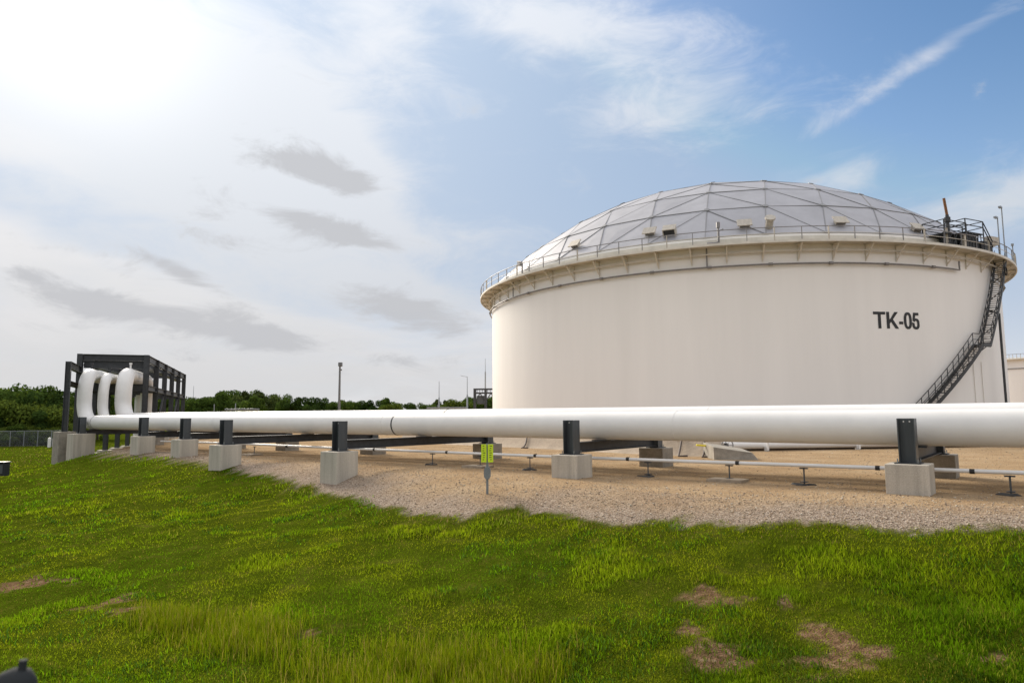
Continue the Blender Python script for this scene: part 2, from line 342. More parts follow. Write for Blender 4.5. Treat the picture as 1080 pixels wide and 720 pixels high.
# ------------------------------------------------------------------ ground
def axis(lo, hi, step, far, g=1.16):
    a = list(np.arange(lo, hi + 1e-6, step)); s = step
    up = [a[-1]]
    while up[-1] < far[1]: s *= g; up.append(up[-1] + s)
    s = step; dn = [a[0]]
    while dn[-1] > far[0]: s *= g; dn.append(dn[-1] - s)
    return np.array(dn[:0:-1] + a + up[1:])
def build_ground():
    xs = axis(-11, 13, .11, (-4500, 4500), 1.07); ys = axis(3.5, 19, .11, (-3000, 6000), 1.06)
    X, Y = np.meshgrid(xs, ys); Z = ground_z(X, Y); nx, ny = len(xs), len(ys)
    co = np.stack([X, Y, Z], -1).reshape(-1, 3); i = np.arange(nx * ny).reshape(ny, nx)
    q = np.stack([i[:-1, :-1], i[:-1, 1:], i[1:, 1:], i[1:, :-1]], -1).reshape(-1, 4)
    me = bpy.data.meshes.new('ground'); me.vertices.add(len(co)); me.vertices.foreach_set('co', co.ravel())
    me.loops.add(q.size); me.loops.foreach_set('vertex_index', q.ravel()); me.polygons.add(len(q))
    me.polygons.foreach_set('loop_start', np.arange(0, q.size, 4)); me.polygons.foreach_set('loop_total', np.full(len(q), 4)); me.polygons.foreach_set('use_smooth', np.ones(len(q), bool))
    me.update(calc_edges=True); me.validate()
    g, d = masks(co[:, 0], co[:, 1])
    cu_, cv_ = uv(co[:, 0], co[:, 1]); coarse = sstep(2.6, .4, cv_ - np.interp(cu_, EU, EV) + (fbm(co[:, 0], co[:, 1], 1.6, 91) - .5) * 2.4) * (np.hypot(co[:, 0], co[:, 1]) < 60)
    at = me.attributes.new('mask', 'FLOAT_COLOR', 'POINT'); at.data.foreach_set('color', np.stack([g, d, coarse, np.ones_like(g)], -1).ravel())
    m = bpy.data.materials.new('ground'); m.use_nodes = True; nt = m.node_tree; N = nt.nodes; L = nt.links; p = N['Principled BSDF']
    p.inputs['Roughness'].default_value = .95; p.inputs['Specular IOR Level'].default_value = 0.0
    ge = N.new('ShaderNodeNewGeometry'); pos = ge.outputs['Position']
    def noise(sc, de=5, ro=.6):
        n = N.new('ShaderNodeTexNoise'); n.inputs['Scale'].default_value = sc; n.inputs['Detail'].default_value = de; n.inputs['Roughness'].default_value = ro; L.new(pos, n.inputs['Vector']); return n.outputs['Fac']
    def ramp(f, *st):
        r = N.new('ShaderNodeValToRGB'); e = r.color_ramp.elements
        while len(e) < len(st): e.new(.5)
        for k, (q_, c) in enumerate(st): e[k].position = q_; e[k].color = tuple(c) + (1,)
        L.new(f, r.inputs[0]); return r.outputs[0]
    def mix(f, a, b, bt='MIX'):
        n = N.new('ShaderNodeMix'); n.data_type = 'RGBA'; n.blend_type = bt
        if isinstance(f, float): n.inputs[0].default_value = f
        else: L.new(f, n.inputs[0])
        L.new(a, n.inputs[6]); L.new(b, n.inputs[7]); return n.outputs[2]
    sand = ramp(noise(.5, 6), (.3, (.28, .195, .115)), (.5, (.345, .25, .152)), (.72, (.40, .305, .20)))
    vo = N.new('ShaderNodeTexVoronoi'); vo.inputs['Scale'].default_value = 38; L.new(pos, vo.inputs['Vector'])
    grit = ramp(vo.outputs['Color'], (.1, (.66, .63, .61)), (.45, (.97, .95, .93)), (.9, (1.25, 1.22, 1.18)))
    sand2 = mix(.75, sand, grit, 'MULTIPLY')
    turf = ramp(noise(1.7, 6), (.3, (.034, .050, .003)), (.55, (.055, .074, .005)), (.75, (.090, .090, .014)))
    soil = ramp(noise(9, 6), (.3, (.07, .042, .022)), (.55, (.16, .10, .055)), (.8, (.30, .22, .15)))
    a = N.new('ShaderNodeAttribute'); a.attribute_name = 'mask'; sp = N.new('ShaderNodeSeparateColor'); L.new(a.outputs['Color'], sp.inputs[0])
    stone = ramp(vo.outputs['Color'], (.1, (.15, .115, .085)), (.45, (.26, .20, .15)), (.9, (.40, .34, .28)))
    sand2 = mix(sp.outputs[2], sand2, stone)
    c = mix(sp.outputs[1], turf, soil); c = mix(sp.outputs[0], c, sand2); L.new(c, p.inputs['Base Color'])
    b = N.new('ShaderNodeBump'); b.inputs['Strength'].default_value = .8; b.inputs['Distance'].default_value = .03
    ad = N.new('ShaderNodeMath'); ad.operation = 'ADD'; L.new(noise(30, 4), ad.inputs[0]); L.new(vo.outputs['Distance'], ad.inputs[1]); L.new(ad.outputs[0], b.inputs['Height']); L.new(b.outputs[0], p.inputs['Normal'])
    me.materials.append(m); o = link('ground', me); tag(o, kind='structure'); return o
build_ground()

def raw_mesh(name, co, tri, cols, material):
    me = bpy.data.meshes.new(name); me.vertices.add(len(co)); me.vertices.foreach_set('co', co.astype(np.float32).ravel())
    me.loops.add(tri.size); me.loops.foreach_set('vertex_index', tri.astype(np.int32).ravel()); me.polygons.add(len(tri))
    me.polygons.foreach_set('loop_start', np.arange(0, tri.size, tri.shape[1], dtype=np.int32)); me.polygons.foreach_set('loop_total', np.full(len(tri), tri.shape[1], np.int32))
    me.update(calc_edges=True)
    at = me.attributes.new('col', 'FLOAT_COLOR', 'POINT'); at.data.foreach_set('color', np.concatenate([cols, np.ones((len(cols), 1))], 1).astype(np.float32).ravel())
    me.materials.append(MATS[material]); return me

# ------------------------------------------------------------------ gravel stones
def build_pebbles(n=110000):
    r = 9 * (45 / 9) ** (RNG.random(n * 2) ** 1.35); az = RNG.uniform(-.95, .95, n * 2); x = r * np.sin(az); y = r * np.cos(az)
    g, d = masks(x, y); k = (g > RNG.uniform(.25, .9, len(g))) ; x, y, r = x[k][:n], y[k][:n], r[k][:n]
    u, v = uv(x, y); e = np.interp(u, EU, EV); near = sstep(5.0, .5, v - e)
    k = RNG.random(len(x)) < (.18 + .82 * near); x, y, r, near = x[k], y[k], r[k], near[k]; n = len(x)
    s = RNG.uniform(.0045, .012, n) * (1 + 1.1 * RNG.random(n) ** 5) * (1 + .02 * r)
    base = np.array([(1, 0, 0), (0, 1, 0), (-1, 0, 0), (0, -1, 0), (0, 0, 1), (0, 0, -1)], float)
    co = base[None] * RNG.uniform(.6, 1.25, (n, 6, 1)) * np.array([1, 1, .65]); a = RNG.uniform(0, 6.28, n); ca, sa = np.cos(a)[:, None], np.sin(a)[:, None]
    q = co.copy(); q[:, :, 0] = co[:, :, 0] * ca - co[:, :, 1] * sa; q[:, :, 1] = co[:, :, 0] * sa + co[:, :, 1] * ca
    q *= s[:, None, None]; q += np.stack([x, y, ground_z(x, y) + s * .35], -1)[:, None]
    t = np.array([(0, 1, 4), (1, 2, 4), (2, 3, 4), (3, 0, 4), (1, 0, 5), (2, 1, 5), (3, 2, 5), (0, 3, 5)]); tri = (t[None] + (np.arange(n) * 6)[:, None, None]).reshape(-1, 3)
    pal = np.array([(.42, .34, .25), (.50, .43, .35), (.30, .23, .17), (.58, .53, .47), (.24, .19, .16), (.45, .33, .21)]); c = pal[RNG.integers(0, 6, n)] * np.array((.92, .88, .80)) * RNG.uniform(.7, 1.1, (n, 1))
    o = link('gravel_stones', raw_mesh('gravel_stones', q.reshape(-1, 3), tri, np.repeat(c, 6, 0), 'pebble')); tag(o, 'loose tan gravel stones along the grassy edge of the pad', 'gravel', kind='stuff')
build_pebbles()

# ------------------------------------------------------------------ grass
def blades(x, y, h, wd, lean, col, seg2, tipc=1.25):
    n = len(x); z = ground_z(x, y) - .01; a = RNG.uniform(0, 2 * np.pi, n); b = RNG.uniform(0, 2 * np.pi, n)
    side = np.stack([np.cos(a), np.sin(a), np.zeros(n)], -1) * (wd / 2)[:, None]; ln = np.stack([np.cos(b), np.sin(b), np.zeros(n)], -1) * (lean * h)[:, None]
    p = np.stack([x, y, z], -1); up = np.zeros((n, 3)); up[:, 2] = h * np.sqrt(np.maximum(.1, 1 - lean ** 2))
    if seg2:
        mid = p + ln * .32 + up * .62; tip = p + ln + up * np.where(lean > .6, .82, 1)[:, None]
        co = np.stack([p - side, p + side, mid + side * .8, mid - side * .8, tip], 1); t = np.array([(0, 1, 2), (0, 2, 3), (3, 2, 4)]); k = 5
        f = np.array([.55, .55, 1, 1, tipc])
    else:
        tip = p + ln + up; co = np.stack([p - side, p + side, tip], 1); t = np.array([(0, 1, 2)]); k = 3; f = np.array([.75, .75, tipc])
    f = np.ones(k)                                     # colour is the blade's own, even from root to tip
    tri = (t[None] + (np.arange(n) * k)[:, None, None]).reshape(-1, 3); c = (col[:, None, :] * f[None, :, None]).reshape(-1, 3)
    return co.reshape(-1, 3), tri, c
def cat(parts):
    o = 0; C, T, K = [], [], []
    for co, t, c in parts: C.append(co); T.append(t + o); K.append(c); o += len(co)
    return np.concatenate(C), np.concatenate(T), np.concatenate(K)
G_FRESH = np.array((.120, .225, .004)); G_YEL = np.array((.225, .268, .008)); G_DARK = np.array((.046, .088, .004)); G_STRAW = np.array((.23, .20, .03)); G_BLUE = np.array((.05, .105, .012))
def grass_col(x, y, n):
    a = fbm(x, y, 2.6, 101)[:, None]; b = fbm(x, y, .8, 131)[:, None]; r = RNG.random((n, 1))
    u, v = uv(x, y); c = G_FRESH * (1 - sstep(.35, .7, a)) + G_YEL * sstep(.35, .7, a)
    right = sstep(-1, 6, x)[:, None] * sstep(11.5, 6.5, y)[:, None]
    dk = np.clip(sstep(.45, .7, b) * .55 + right * 1.0 * sstep(.25, .5, b), 0, 1); c = c * (1 - dk) + G_DARK * dk
    st = (RNG.random((n, 1)) < (.05 + .14 * sstep(.5, .75, fbm(x, y, 1.5, 171))[:, None])); c = np.where(st, G_STRAW, c)
    fr = sstep(1.3, .1, np.interp(u, EU, EV) - v)[:, None]; c = np.where(RNG.random((n, 1)) < .5 * fr * sstep(.35, .6, b), np.array((.20, .15, .05)), c)
    return c * (.48 + 1.05 * r ** 1.3)
def build_grass(n=900000):
    r = 3.0 * (1 - RNG.random(n) * (1 - (3.0 / 110) ** .62)) ** (-1 / .62); az = RNG.uniform(-.86, .86, n)
    x = r * np.sin(az); y = r * np.cos(az); g, d = masks(x, y)
    keep = (g < RNG.uniform(.15, .75, n)) & (d < RNG.uniform(.1, 1.25, n)); x, y, r = x[keep], y[keep], r[keep]; n = len(x)
    patch = fbm(x, y, 1.3, 211); tuft = sstep(.56, .75, patch); short = sstep(.5, .3, fbm(x, y, 3.5, 251))
    h = RNG.uniform(.032, .062, n) * (1 + 1.2 * tuft) * (1 - .3 * short); wd = np.maximum(RNG.uniform(.004, .009, n), r * .0009) * (1 + .5 * tuft)
    lean = RNG.uniform(.1, .85, n); col = grass_col(x, y, n)
    col = col * (1 - .35 * tuft[:, None]) + (G_FRESH * 1.15 * RNG.uniform(.5, 1.7, (n, 1))) * .35 * tuft[:, None]
    h *= np.minimum(1.25, .85 + r * .012)
    k = r < 10.5
    parts = [blades(x[k], y[k], h[k], wd[k], lean[k], col[k], True), blades(x[~k], y[~k], h[~k] * 1.1, wd[~k] * 1.3, lean[~k], col[~k], False)]
    # weeds: leafy clumps with broader blades
    m = 1500; rr = 3.4 * (30 / 3.4) ** RNG.random(m * 2); aa = RNG.uniform(-.8, .8, m * 2); cx, cy = rr * np.sin(aa), rr * np.cos(aa)
    g, d = masks(cx, cy); wn = fbm(cx, cy, 2.2, 301); k = (g < .3) & (d < .4) & ((wn > .54) | ((cx > .5) & (cy < 10.5) & (wn > .36))); cx, cy, rr = cx[k][:m], cy[k][:m], rr[k][:m]
    q = 46; X = np.repeat(cx, q) + RNG.normal(0, .085, len(cx) * q) * np.repeat(1 + rr * .03, q); Y = np.repeat(cy, q) + RNG.normal(0, .085, len(cx) * q) * np.repeat(1 + rr * .03, q)
    rt = (sstep(-1, 5, X) * sstep(11.5, 7, Y))[:, None]; c = np.where(RNG.random((len(X), 1)) < .5, G_FRESH * (1.1 - .5 * rt), G_BLUE * (1.1 - .3 * rt)) * RNG.uniform(.4, 1.55, (len(X), 1)); R2 = np.repeat(rr, q)
    parts.append(blades(X, Y, RNG.uniform(.04, .115, len(X)), np.maximum(RNG.uniform(.007, .014, len(X)), R2 * .0011), RNG.uniform(.2, .95, len(X)), c, True))
    o = link('grass', raw_mesh('grass', *cat(parts), 'grass_blade')); tag(o, 'short mown green grass covering the bank and ditch sides', 'grass', kind='stuff')
    # tall yellow grass along the bottom of the ditch
    n = 26000; cl = [ground_hit(*q) for q in ((140, 645), (210, 662), (300, 682), (400, 703), (470, 716), (560, 735))]; t = RNG.random(n) ** .75 * 5; i0 = np.minimum(4, t.astype(int)); f = t - i0
    P0 = np.array([q[:2] for q in cl]); P = P0[i0] * (1 - f)[:, None] + P0[i0 + 1] * f[:, None]; wv = RNG.normal(0, .36, n) * np.interp(t, [0, 1, 3, 5], [.35, .7, 1.25, 1.3]); x = P[:, 0] + V.x * wv + RNG.normal(0, .15, n); y = P[:, 1] + V.y * wv + RNG.normal(0, .15, n)
    k = (fbm(x, y, .9, 401) > RNG.uniform(.2, .6, n)); x, y = x[k], y[k]; n = len(x)
    c = np.where(RNG.random((n, 1)) < .55, np.array((.18, .215, .006)), np.array((.12, .185, .004))); c = np.where(RNG.random((n, 1)) < .15, np.array((.28, .22, .05)), c) * RNG.uniform(.7, 1.3, (n, 1))
    o = link('tall_grass', raw_mesh('tall_grass', *blades(x, y, RNG.uniform(.10, .30, n), RNG.uniform(.004, .008, n), RNG.uniform(.02, .45, n), c, True), 'grass_blade')); tag(o, 'taller yellow green grass growing along the ditch bottom', 'grass', kind='stuff')
build_grass()

# ------------------------------------------------------------------ storage tank
TR, TD, TAZ = 27.0, 85.4, 0.2935
TC = Vector((TD * math.sin(TAZ), TD * math.cos(TAZ), 0))
ZP, ZR, RO = 13.43 + EYE, 11.80 + EYE, 28.35             # walkway, ring pipe, walkway edge
ZB, DH, RD = 14.30 + EYE, 11.4, 27.0                      # dome base, rise, base radius
RS = (RD * RD + DH * DH) / (2 * DH); ZC = ZB + DH - RS    # dome sphere
def th_of(p): return math.atan2(p.x - TC.x, -(p.y - TC.y))        # angle round the tank, 0 faces -Y
def tp(r, th, z): return Vector((TC.x + r * math.sin(th), TC.y - r * math.cos(th), z))
def cyl_hit(px, py, r=TR):
    d = ray(px, py); a = d.x ** 2 + d.y ** 2; b = -(d.x * TC.x + d.y * TC.y); c = TC.x ** 2 + TC.y ** 2 - r * r; D = b * b - a * c
    t = (-b - math.sqrt(max(D, 0))) / a; return Vector((d.x * t, d.y * t, EYE + d.z * t))
def dome_hit(px, py):
    d = ray(px, py); o = Vector((0, 0, EYE)) - Vector((TC.x, TC.y, ZC)); b = o.dot(d); c = o.dot(o) - RS * RS; D = b * b - c
    t = -b - math.sqrt(max(D, 0)); return Vector((0, 0, EYE)) + d * t
def ring(n, r, z, a0=0, a1=2 * math.pi): return [tp(r, a0 + (a1 - a0) * i / n, z) for i in range(n)]
def T(o): o.location = (0, 0, 0); return relmesh(o, TANK)
def place(o, th, r=0, z=0, parent=None):        # local mesh: +x tangential, -y outward, origin on the tank axis circle
    p = tp(r, th, z); o.matrix_world = Matrix.Translation(p - TC) @ Matrix.Rotation(th, 4, 'Z'); o.parent = parent or TANK; return o
TANK = thing('storage_tank', 'huge white cylindrical storage tank marked TK-05 with faceted metal dome roof', 'storage tank', TC)
def build_tank():
    W = lambda mb: mb                     # tank parts are built in tank-local coordinates (axis at origin)
    MB().lathe([(TR, -.4), (TR, ZB - .02)], 220).build('shell', 'tank_white', TANK, 30)
    MB().lathe([(TR + .002, .02), (TR + .25, .02), (TR + .25, -.3)], 160).build('base_plate', 'concrete', TANK, 30)
    # shell lip above the walkway
    MB().lathe([(TR + .01, ZP + .02), (TR + .16, ZP + .10), (TR + .16, ZB - .25), (TR - .1, ZB - .15), (TR - .1, ZB + .1)], 200).build('rim_band', 'rim_cream', TANK, 30)
    # walkway: deck plate, edge channel, inner angle
    MB().lathe([(TR + .02, ZP), (RO, ZP), (RO, ZP - .03), (TR + .02, ZP - .03)], 180).build('walkway', 'rim_cream', TANK, 30)
    MB().lathe([(RO, ZP + .06), (RO + .03, ZP + .06), (RO + .03, ZP - .14), (RO - .08, ZP - .14), (RO - .08, ZP - .11), (RO, ZP - .11)], 180).build('edge_channel', 'rim_cream', TANK, 30)
    MB().lathe([(TR + .30, ZP - .56), (TR + .46, ZP - .56), (TR + .46, ZP - .64), (TR + .30, ZP - .64)], 180).build('stiffener_ring', 'rim_cream', TANK, 30)
    br = MB()                                             # bracket: arm under the deck and a sloping knee
    br.bar((0, -.03, -.09), (0, -(RO - TR) + .12, -.09), .07, .11); br.bar((0, -(RO - TR) + .2, -.12), (0, -.02, -1.25), .10, .06); br.bar((0, -.035, -.04), (0, -.035, -1.35), .12, .05, (1, 0, 0))
    bm_ = br.mesh('bracket', 'rim_cream'); nb = 62
    for i in range(nb): place(link('bracket', bm_), 2 * math.pi * (i + .3) / nb, TR, ZP - .03)
    # ring pipe with couplings, open at the stairway
    a1 = th_of(cyl_hit(1012, 283, TR + .25)); n = 150; a0 = a1 - 1.92 * math.pi
    pts = [tp(TR + .25, a0 + (a1 - a0) * i / n, ZR) - TC for i in range(n + 1)]; pts.append(tp(TR + .25, a1, ZR + .75) - TC)
    rp = MB().tube(pts, .075, 8).build('ring_pipe', 'strut_grey', TANK, 40)
    cm = MB().tube([(-.16, 0, 0), (.16, 0, 0)], .12, 10).bar((0, .02, 0), (0, .25, 0), .06, .06).mesh('coupling', 'strut_grey', 40)
    for i in range(34): place(link('coupling', cm), a1 - .12 - i * .172, TR + .25, ZR, rp)
    # drop pipe at a coupling
    for px in (746, 541):
        a = th_of(cyl_hit(px, 288, TR + .25)); place(MB().tube([(0, 0, 0), (0, 0, ZP - ZR - .05)], .06, 8).build('drop_pipe', 'strut_grey'), a, TR + .25, ZR, rp)
    # railing
    ra0 = 0; rl = link('railing', None, TANK)
    rl = MB().tube([p - TC for p in ring(160, RO - .03, ZP + 1.08)], .034, 6, closed=True).build('railing', 'strut_grey', TANK, 60)
    MB().tube([p - TC for p in ring(160, RO - .03, ZP + .58)], .022, 6, closed=True).build('mid_rail', 'rim_cream', rl, 60)
    pm = MB().bar((0, 0, 0), (0, 0, 1.08), .07, .05).mesh('rail_post', 'strut_grey'); pm2 = MB().bar((0, 0, 0), (0, 0, 1.08), .13, .06).mesh('rail_post', 'vent_cream')
    for i in range(86): place(link('rail_post', pm2 if i % 4 == 0 else pm), 2 * math.pi * i / 86, RO - .03, ZP, rl)
bpy_link = link
def link(name, data, parent=None):
    o = bpy.data.objects.new(name, data)
    if data is None: return o
    COL.objects.link(o)
    if parent: o.parent = parent
    return o
build_tank()

def build_dome():
    # geodesic cap: a hexagonal net of n rings projected on the sphere; triangles panelled with flat aluminium sheets
    n = 6; amax = math.asin(RD / RS)
    def node(i, j):                                         # axial hex coordinates in the first sector
        k = i + j
        if k == 0: return Vector((0, 0, RS + ZC))
        q = (j / k) * math.pi / 3; a = amax * k / n
        return Vector((RS * math.sin(a) * math.cos(q), RS * math.sin(a) * math.sin(q), ZC + RS * math.cos(a)))
    base = MB().lathe([(TR - .32, ZB + .12), (RD * .985, ZB + .28)], 160)
    D = base.build('dome', 'aluminium', TANK, 30)
    tris = []
    for k in range(n):
        for j in range(k + 1):
            i = k - j; tris.append((node(i, j), node(i + 1, j), node(i, j + 1)))
            if i > 0: tris.append((node(i, j), node(i, j + 1), node(i - 1, j + 1)))
    st = MB(); edges = {}
    for s in range(6):
        rot = Matrix.Rotation(s * math.pi / 3 + .19, 3, 'Z')
        for t in tris:
            w = [rot @ p for p in t]
            for a, b in ((0, 1), (1, 2), (2, 0)):
                key = tuple(sorted([tuple(round(c, 2) for c in w[a]), tuple(round(c, 2) for c in w[b])])); edges[key] = (w[a], w[b])
    for t in tris:
        c = (t[0] + t[1] + t[2]) / 3; nrm = (t[1] - t[0]).cross(t[2] - t[0]).normalized()
        if nrm.z < 0: nrm = -nrm
        q = [p + (c - p).normalized() * .05 for p in t]; tilt = [RNG.uniform(-.03, .03) for _ in q]
        top = [p + nrm * (.03 + tl) for p, tl in zip(q, tilt)]; cc = c + nrm * .06; bot = [p - nrm * .05 for p in q]
        me = MB().add(top + [cc] + bot, [(0, 1, 3), (1, 2, 3), (2, 0, 3), (0, 4, 5, 1), (1, 5, 6, 2), (2, 6, 4, 0)])
        if (top[1] - top[0]).cross(top[2] - top[0]).z < 0: me.f = [f[::-1] for f in me.f]
        me = me.mesh('panel', 'aluminium')
        for s in range(6):
            o = link('panel', me, D); o.rotation_euler = (0, 0, s * math.pi / 3 + .19)
    cen = Vector((0, 0, ZC)); hub = {}
    for a, b in edges.values():
        nm = ((a + b) / 2 - cen).normalized(); st.bar(a + nm * .02, b + nm * .02, .075, .09, nm)
        for p in (a, b): hub[tuple(round(c, 2) for c in p)] = p
    o = st.build('strut', 'dome_strut', D); tag(o, kind='stuff')
    hb = MB()
    for p in hub.values():
        if p.z < ZB + .5: continue
        nm = (p - cen).normalized(); hb.tube([p + nm * .01, p + nm * .11], .25, 10)
    tag(hb.build('hub_plate', 'dome_strut', D), kind='stuff')
    # vents near the eaves: hooded boxes
    vm = MB(); vm.box((0, 0, .28), (.85, .6, .5)); vm.add([(-.62, -.55, .5), (.62, -.55, .5), (.62, .5, .62), (-.62, .5, .62), (-.62, -.55, .62), (.62, -.55, .62), (.62, .5, .76), (-.62, .5, .76)], [(3, 2, 1, 0), (4, 5, 6, 7), (0, 1, 5, 4), (1, 2, 6, 5), (2, 3, 7, 6), (3, 0, 4, 7)])
    vm.v = [(a * .95, b * .8, c * .62) for a, b, c in vm.v]; vme = vm.mesh('vent', 'vent_cream'); gm = MB()
    for k in range(4): gm.box((0, -.25, .08 + k * .06), (.7, .03, .04))
    gme = gm.mesh('louvre', 'strut_grey')
    def put(o, p, par):
        nm = (p - Vector((TC.x, TC.y, ZC))).normalized(); th = th_of(p); ex = Vector((math.cos(th), math.sin(th), 0)); ey = nm.cross(ex).normalized()
        m = Matrix((ex, ey, nm)).transposed().to_4x4(); m.translation = p - TC; o.parent = par; o.matrix_basis = m
    for (px, py) in ((608, 260), (686, 247), (785, 239), (885, 236), (965, 243)):
        p = dome_hit(px, py); v = link('vent', vme); put(v, p, D); g = link('louvre', gme); g.parent = D; g.matrix_basis = v.matrix_basis.copy()
    p = dome_hit(707, 248); hm = MB().box((0, 0, .38), (.9, .6, .5)); h = hm.build('hatch', 'rubber'); put(h, p, D); tag(h, 'open dark hatch box'); f = MB().box((0, .1, .69), (1.1, .8, .07)).box((.5, 0, .33), (.07, .7, .62)).box((-.5, 0, .33), (.07, .7, .62)).build('hatch_lid', 'vent_cream'); put(f, p, D)
    p = dome_hit(811, 240); c = MB().tube([(0, 0, 0), (0, 0, .8)], .3, 12).tube([(0, 0, .8), (0, 0, .95)], .42, 12).build('gauge_nozzle', 'vent_cream', None, 40); put(c, p, D)
    # standpipe rising beside the walkway
    a = th_of(cyl_hit(758, 256, TR + .5)); sp = MB().tube(path([(-.9, 0, .25), (0, 0, .25), (0, 0, 1.9)], .2, 5), .09, 8).tube([(0, 0, 1.5), (0, 0, 1.95)], .15, 8).bar((-.05, 0, 1.2), (.4, 0, 1.35), .08, .08).build('standpipe', 'strut_grey', None, 40); place(sp, a, TR + .6, ZP)
    a = th_of(cyl_hit(549, 296, TR + .5)); sp = MB().tube(path([(.5, 0, .1), (.5, 0, 1.5), (-.4, 0, 1.7)], .2, 5), .08, 8).box((.1, 0, 1.35), (.5, .4, .3)).build('standpipe', 'strut_grey', None, 40); place(sp, a, TR + .6, ZP)
build_dome()

def build_lettering():
    # strokes of a bold grotesque, in units where the caps are 48 high and the word 144 wide
    mb = MB(); A, B = cyl_hit(921, 338), cyl_hit(969.5, 338); a0, a1 = th_of(A), th_of(B); zb, zt = cyl_hit(945, 346.5).z, cyl_hit(945, 329).z
    W = lambda x, y: tp(TR + .02, a0 + (a1 - a0) * x / 144, zb + (zt - zb) * y / 48) - TC
    def poly(p): mb.add([W(*q) for q in p], [tuple(range(len(p)))])
    def strip(o, i_):
        k = len(o); mb.add([W(*q) for q in o] + [W(*q) for q in i_], [(n, n + 1, k + n + 1, k + n) for n in range(k - 1)])
    poly([(0, 40), (36, 40), (36, 48), (0, 48)]); poly([(13.5, 0), (22.5, 0), (22.5, 40), (13.5, 40)])
    poly([(39, 0), (48, 0), (48, 48), (39, 48)]); poly([(48, 14), (57, 25), (52.5, 31), (48, 26)]); poly([(48, 26), (52.5, 31), (64, 48), (75, 48), (57, 25)]); poly([(52, 27), (57, 29), (76, 0), (65, 0), (50.5, 22)])
    poly([(77, 13), (90, 13), (90, 21), (77, 21)])
    el = lambda cx, cy, a, b, t: (cx + a * math.copysign(abs(math.cos(t)) ** .8, math.cos(t)), cy + b * math.copysign(abs(math.sin(t)) ** .8, math.sin(t)))
    ts = [2 * math.pi * n / 40 for n in range(41)]; strip([el(105.5, 24, 13, 24.5, t) for t in ts], [el(105.5, 24, 4.6, 17, t) for t in ts])
    poly([(123, 40), (142, 40), (142, 48), (124, 48)]); poly([(120.5, 24), (128, 25), (131, 40), (131, 48), (124, 48)])
    ts = [R_(150 - 340 * n / 36) for n in range(37)]; strip([el(131.5, 15.5, 12.5, 16, t) for t in ts], [el(131.5, 15.5, 4.4, 8.6, t) for t in ts])
    me = mb.mesh('lettering', 'letter_black'); bm = bmesh.new(); bm.from_mesh(me); bmesh.ops.recalc_face_normals(bm, faces=bm.faces[:]); bm.to_mesh(me); bm.free()
    o = link('lettering', me, TANK); tag(o, 'bold black letters reading TK-05')
build_lettering()

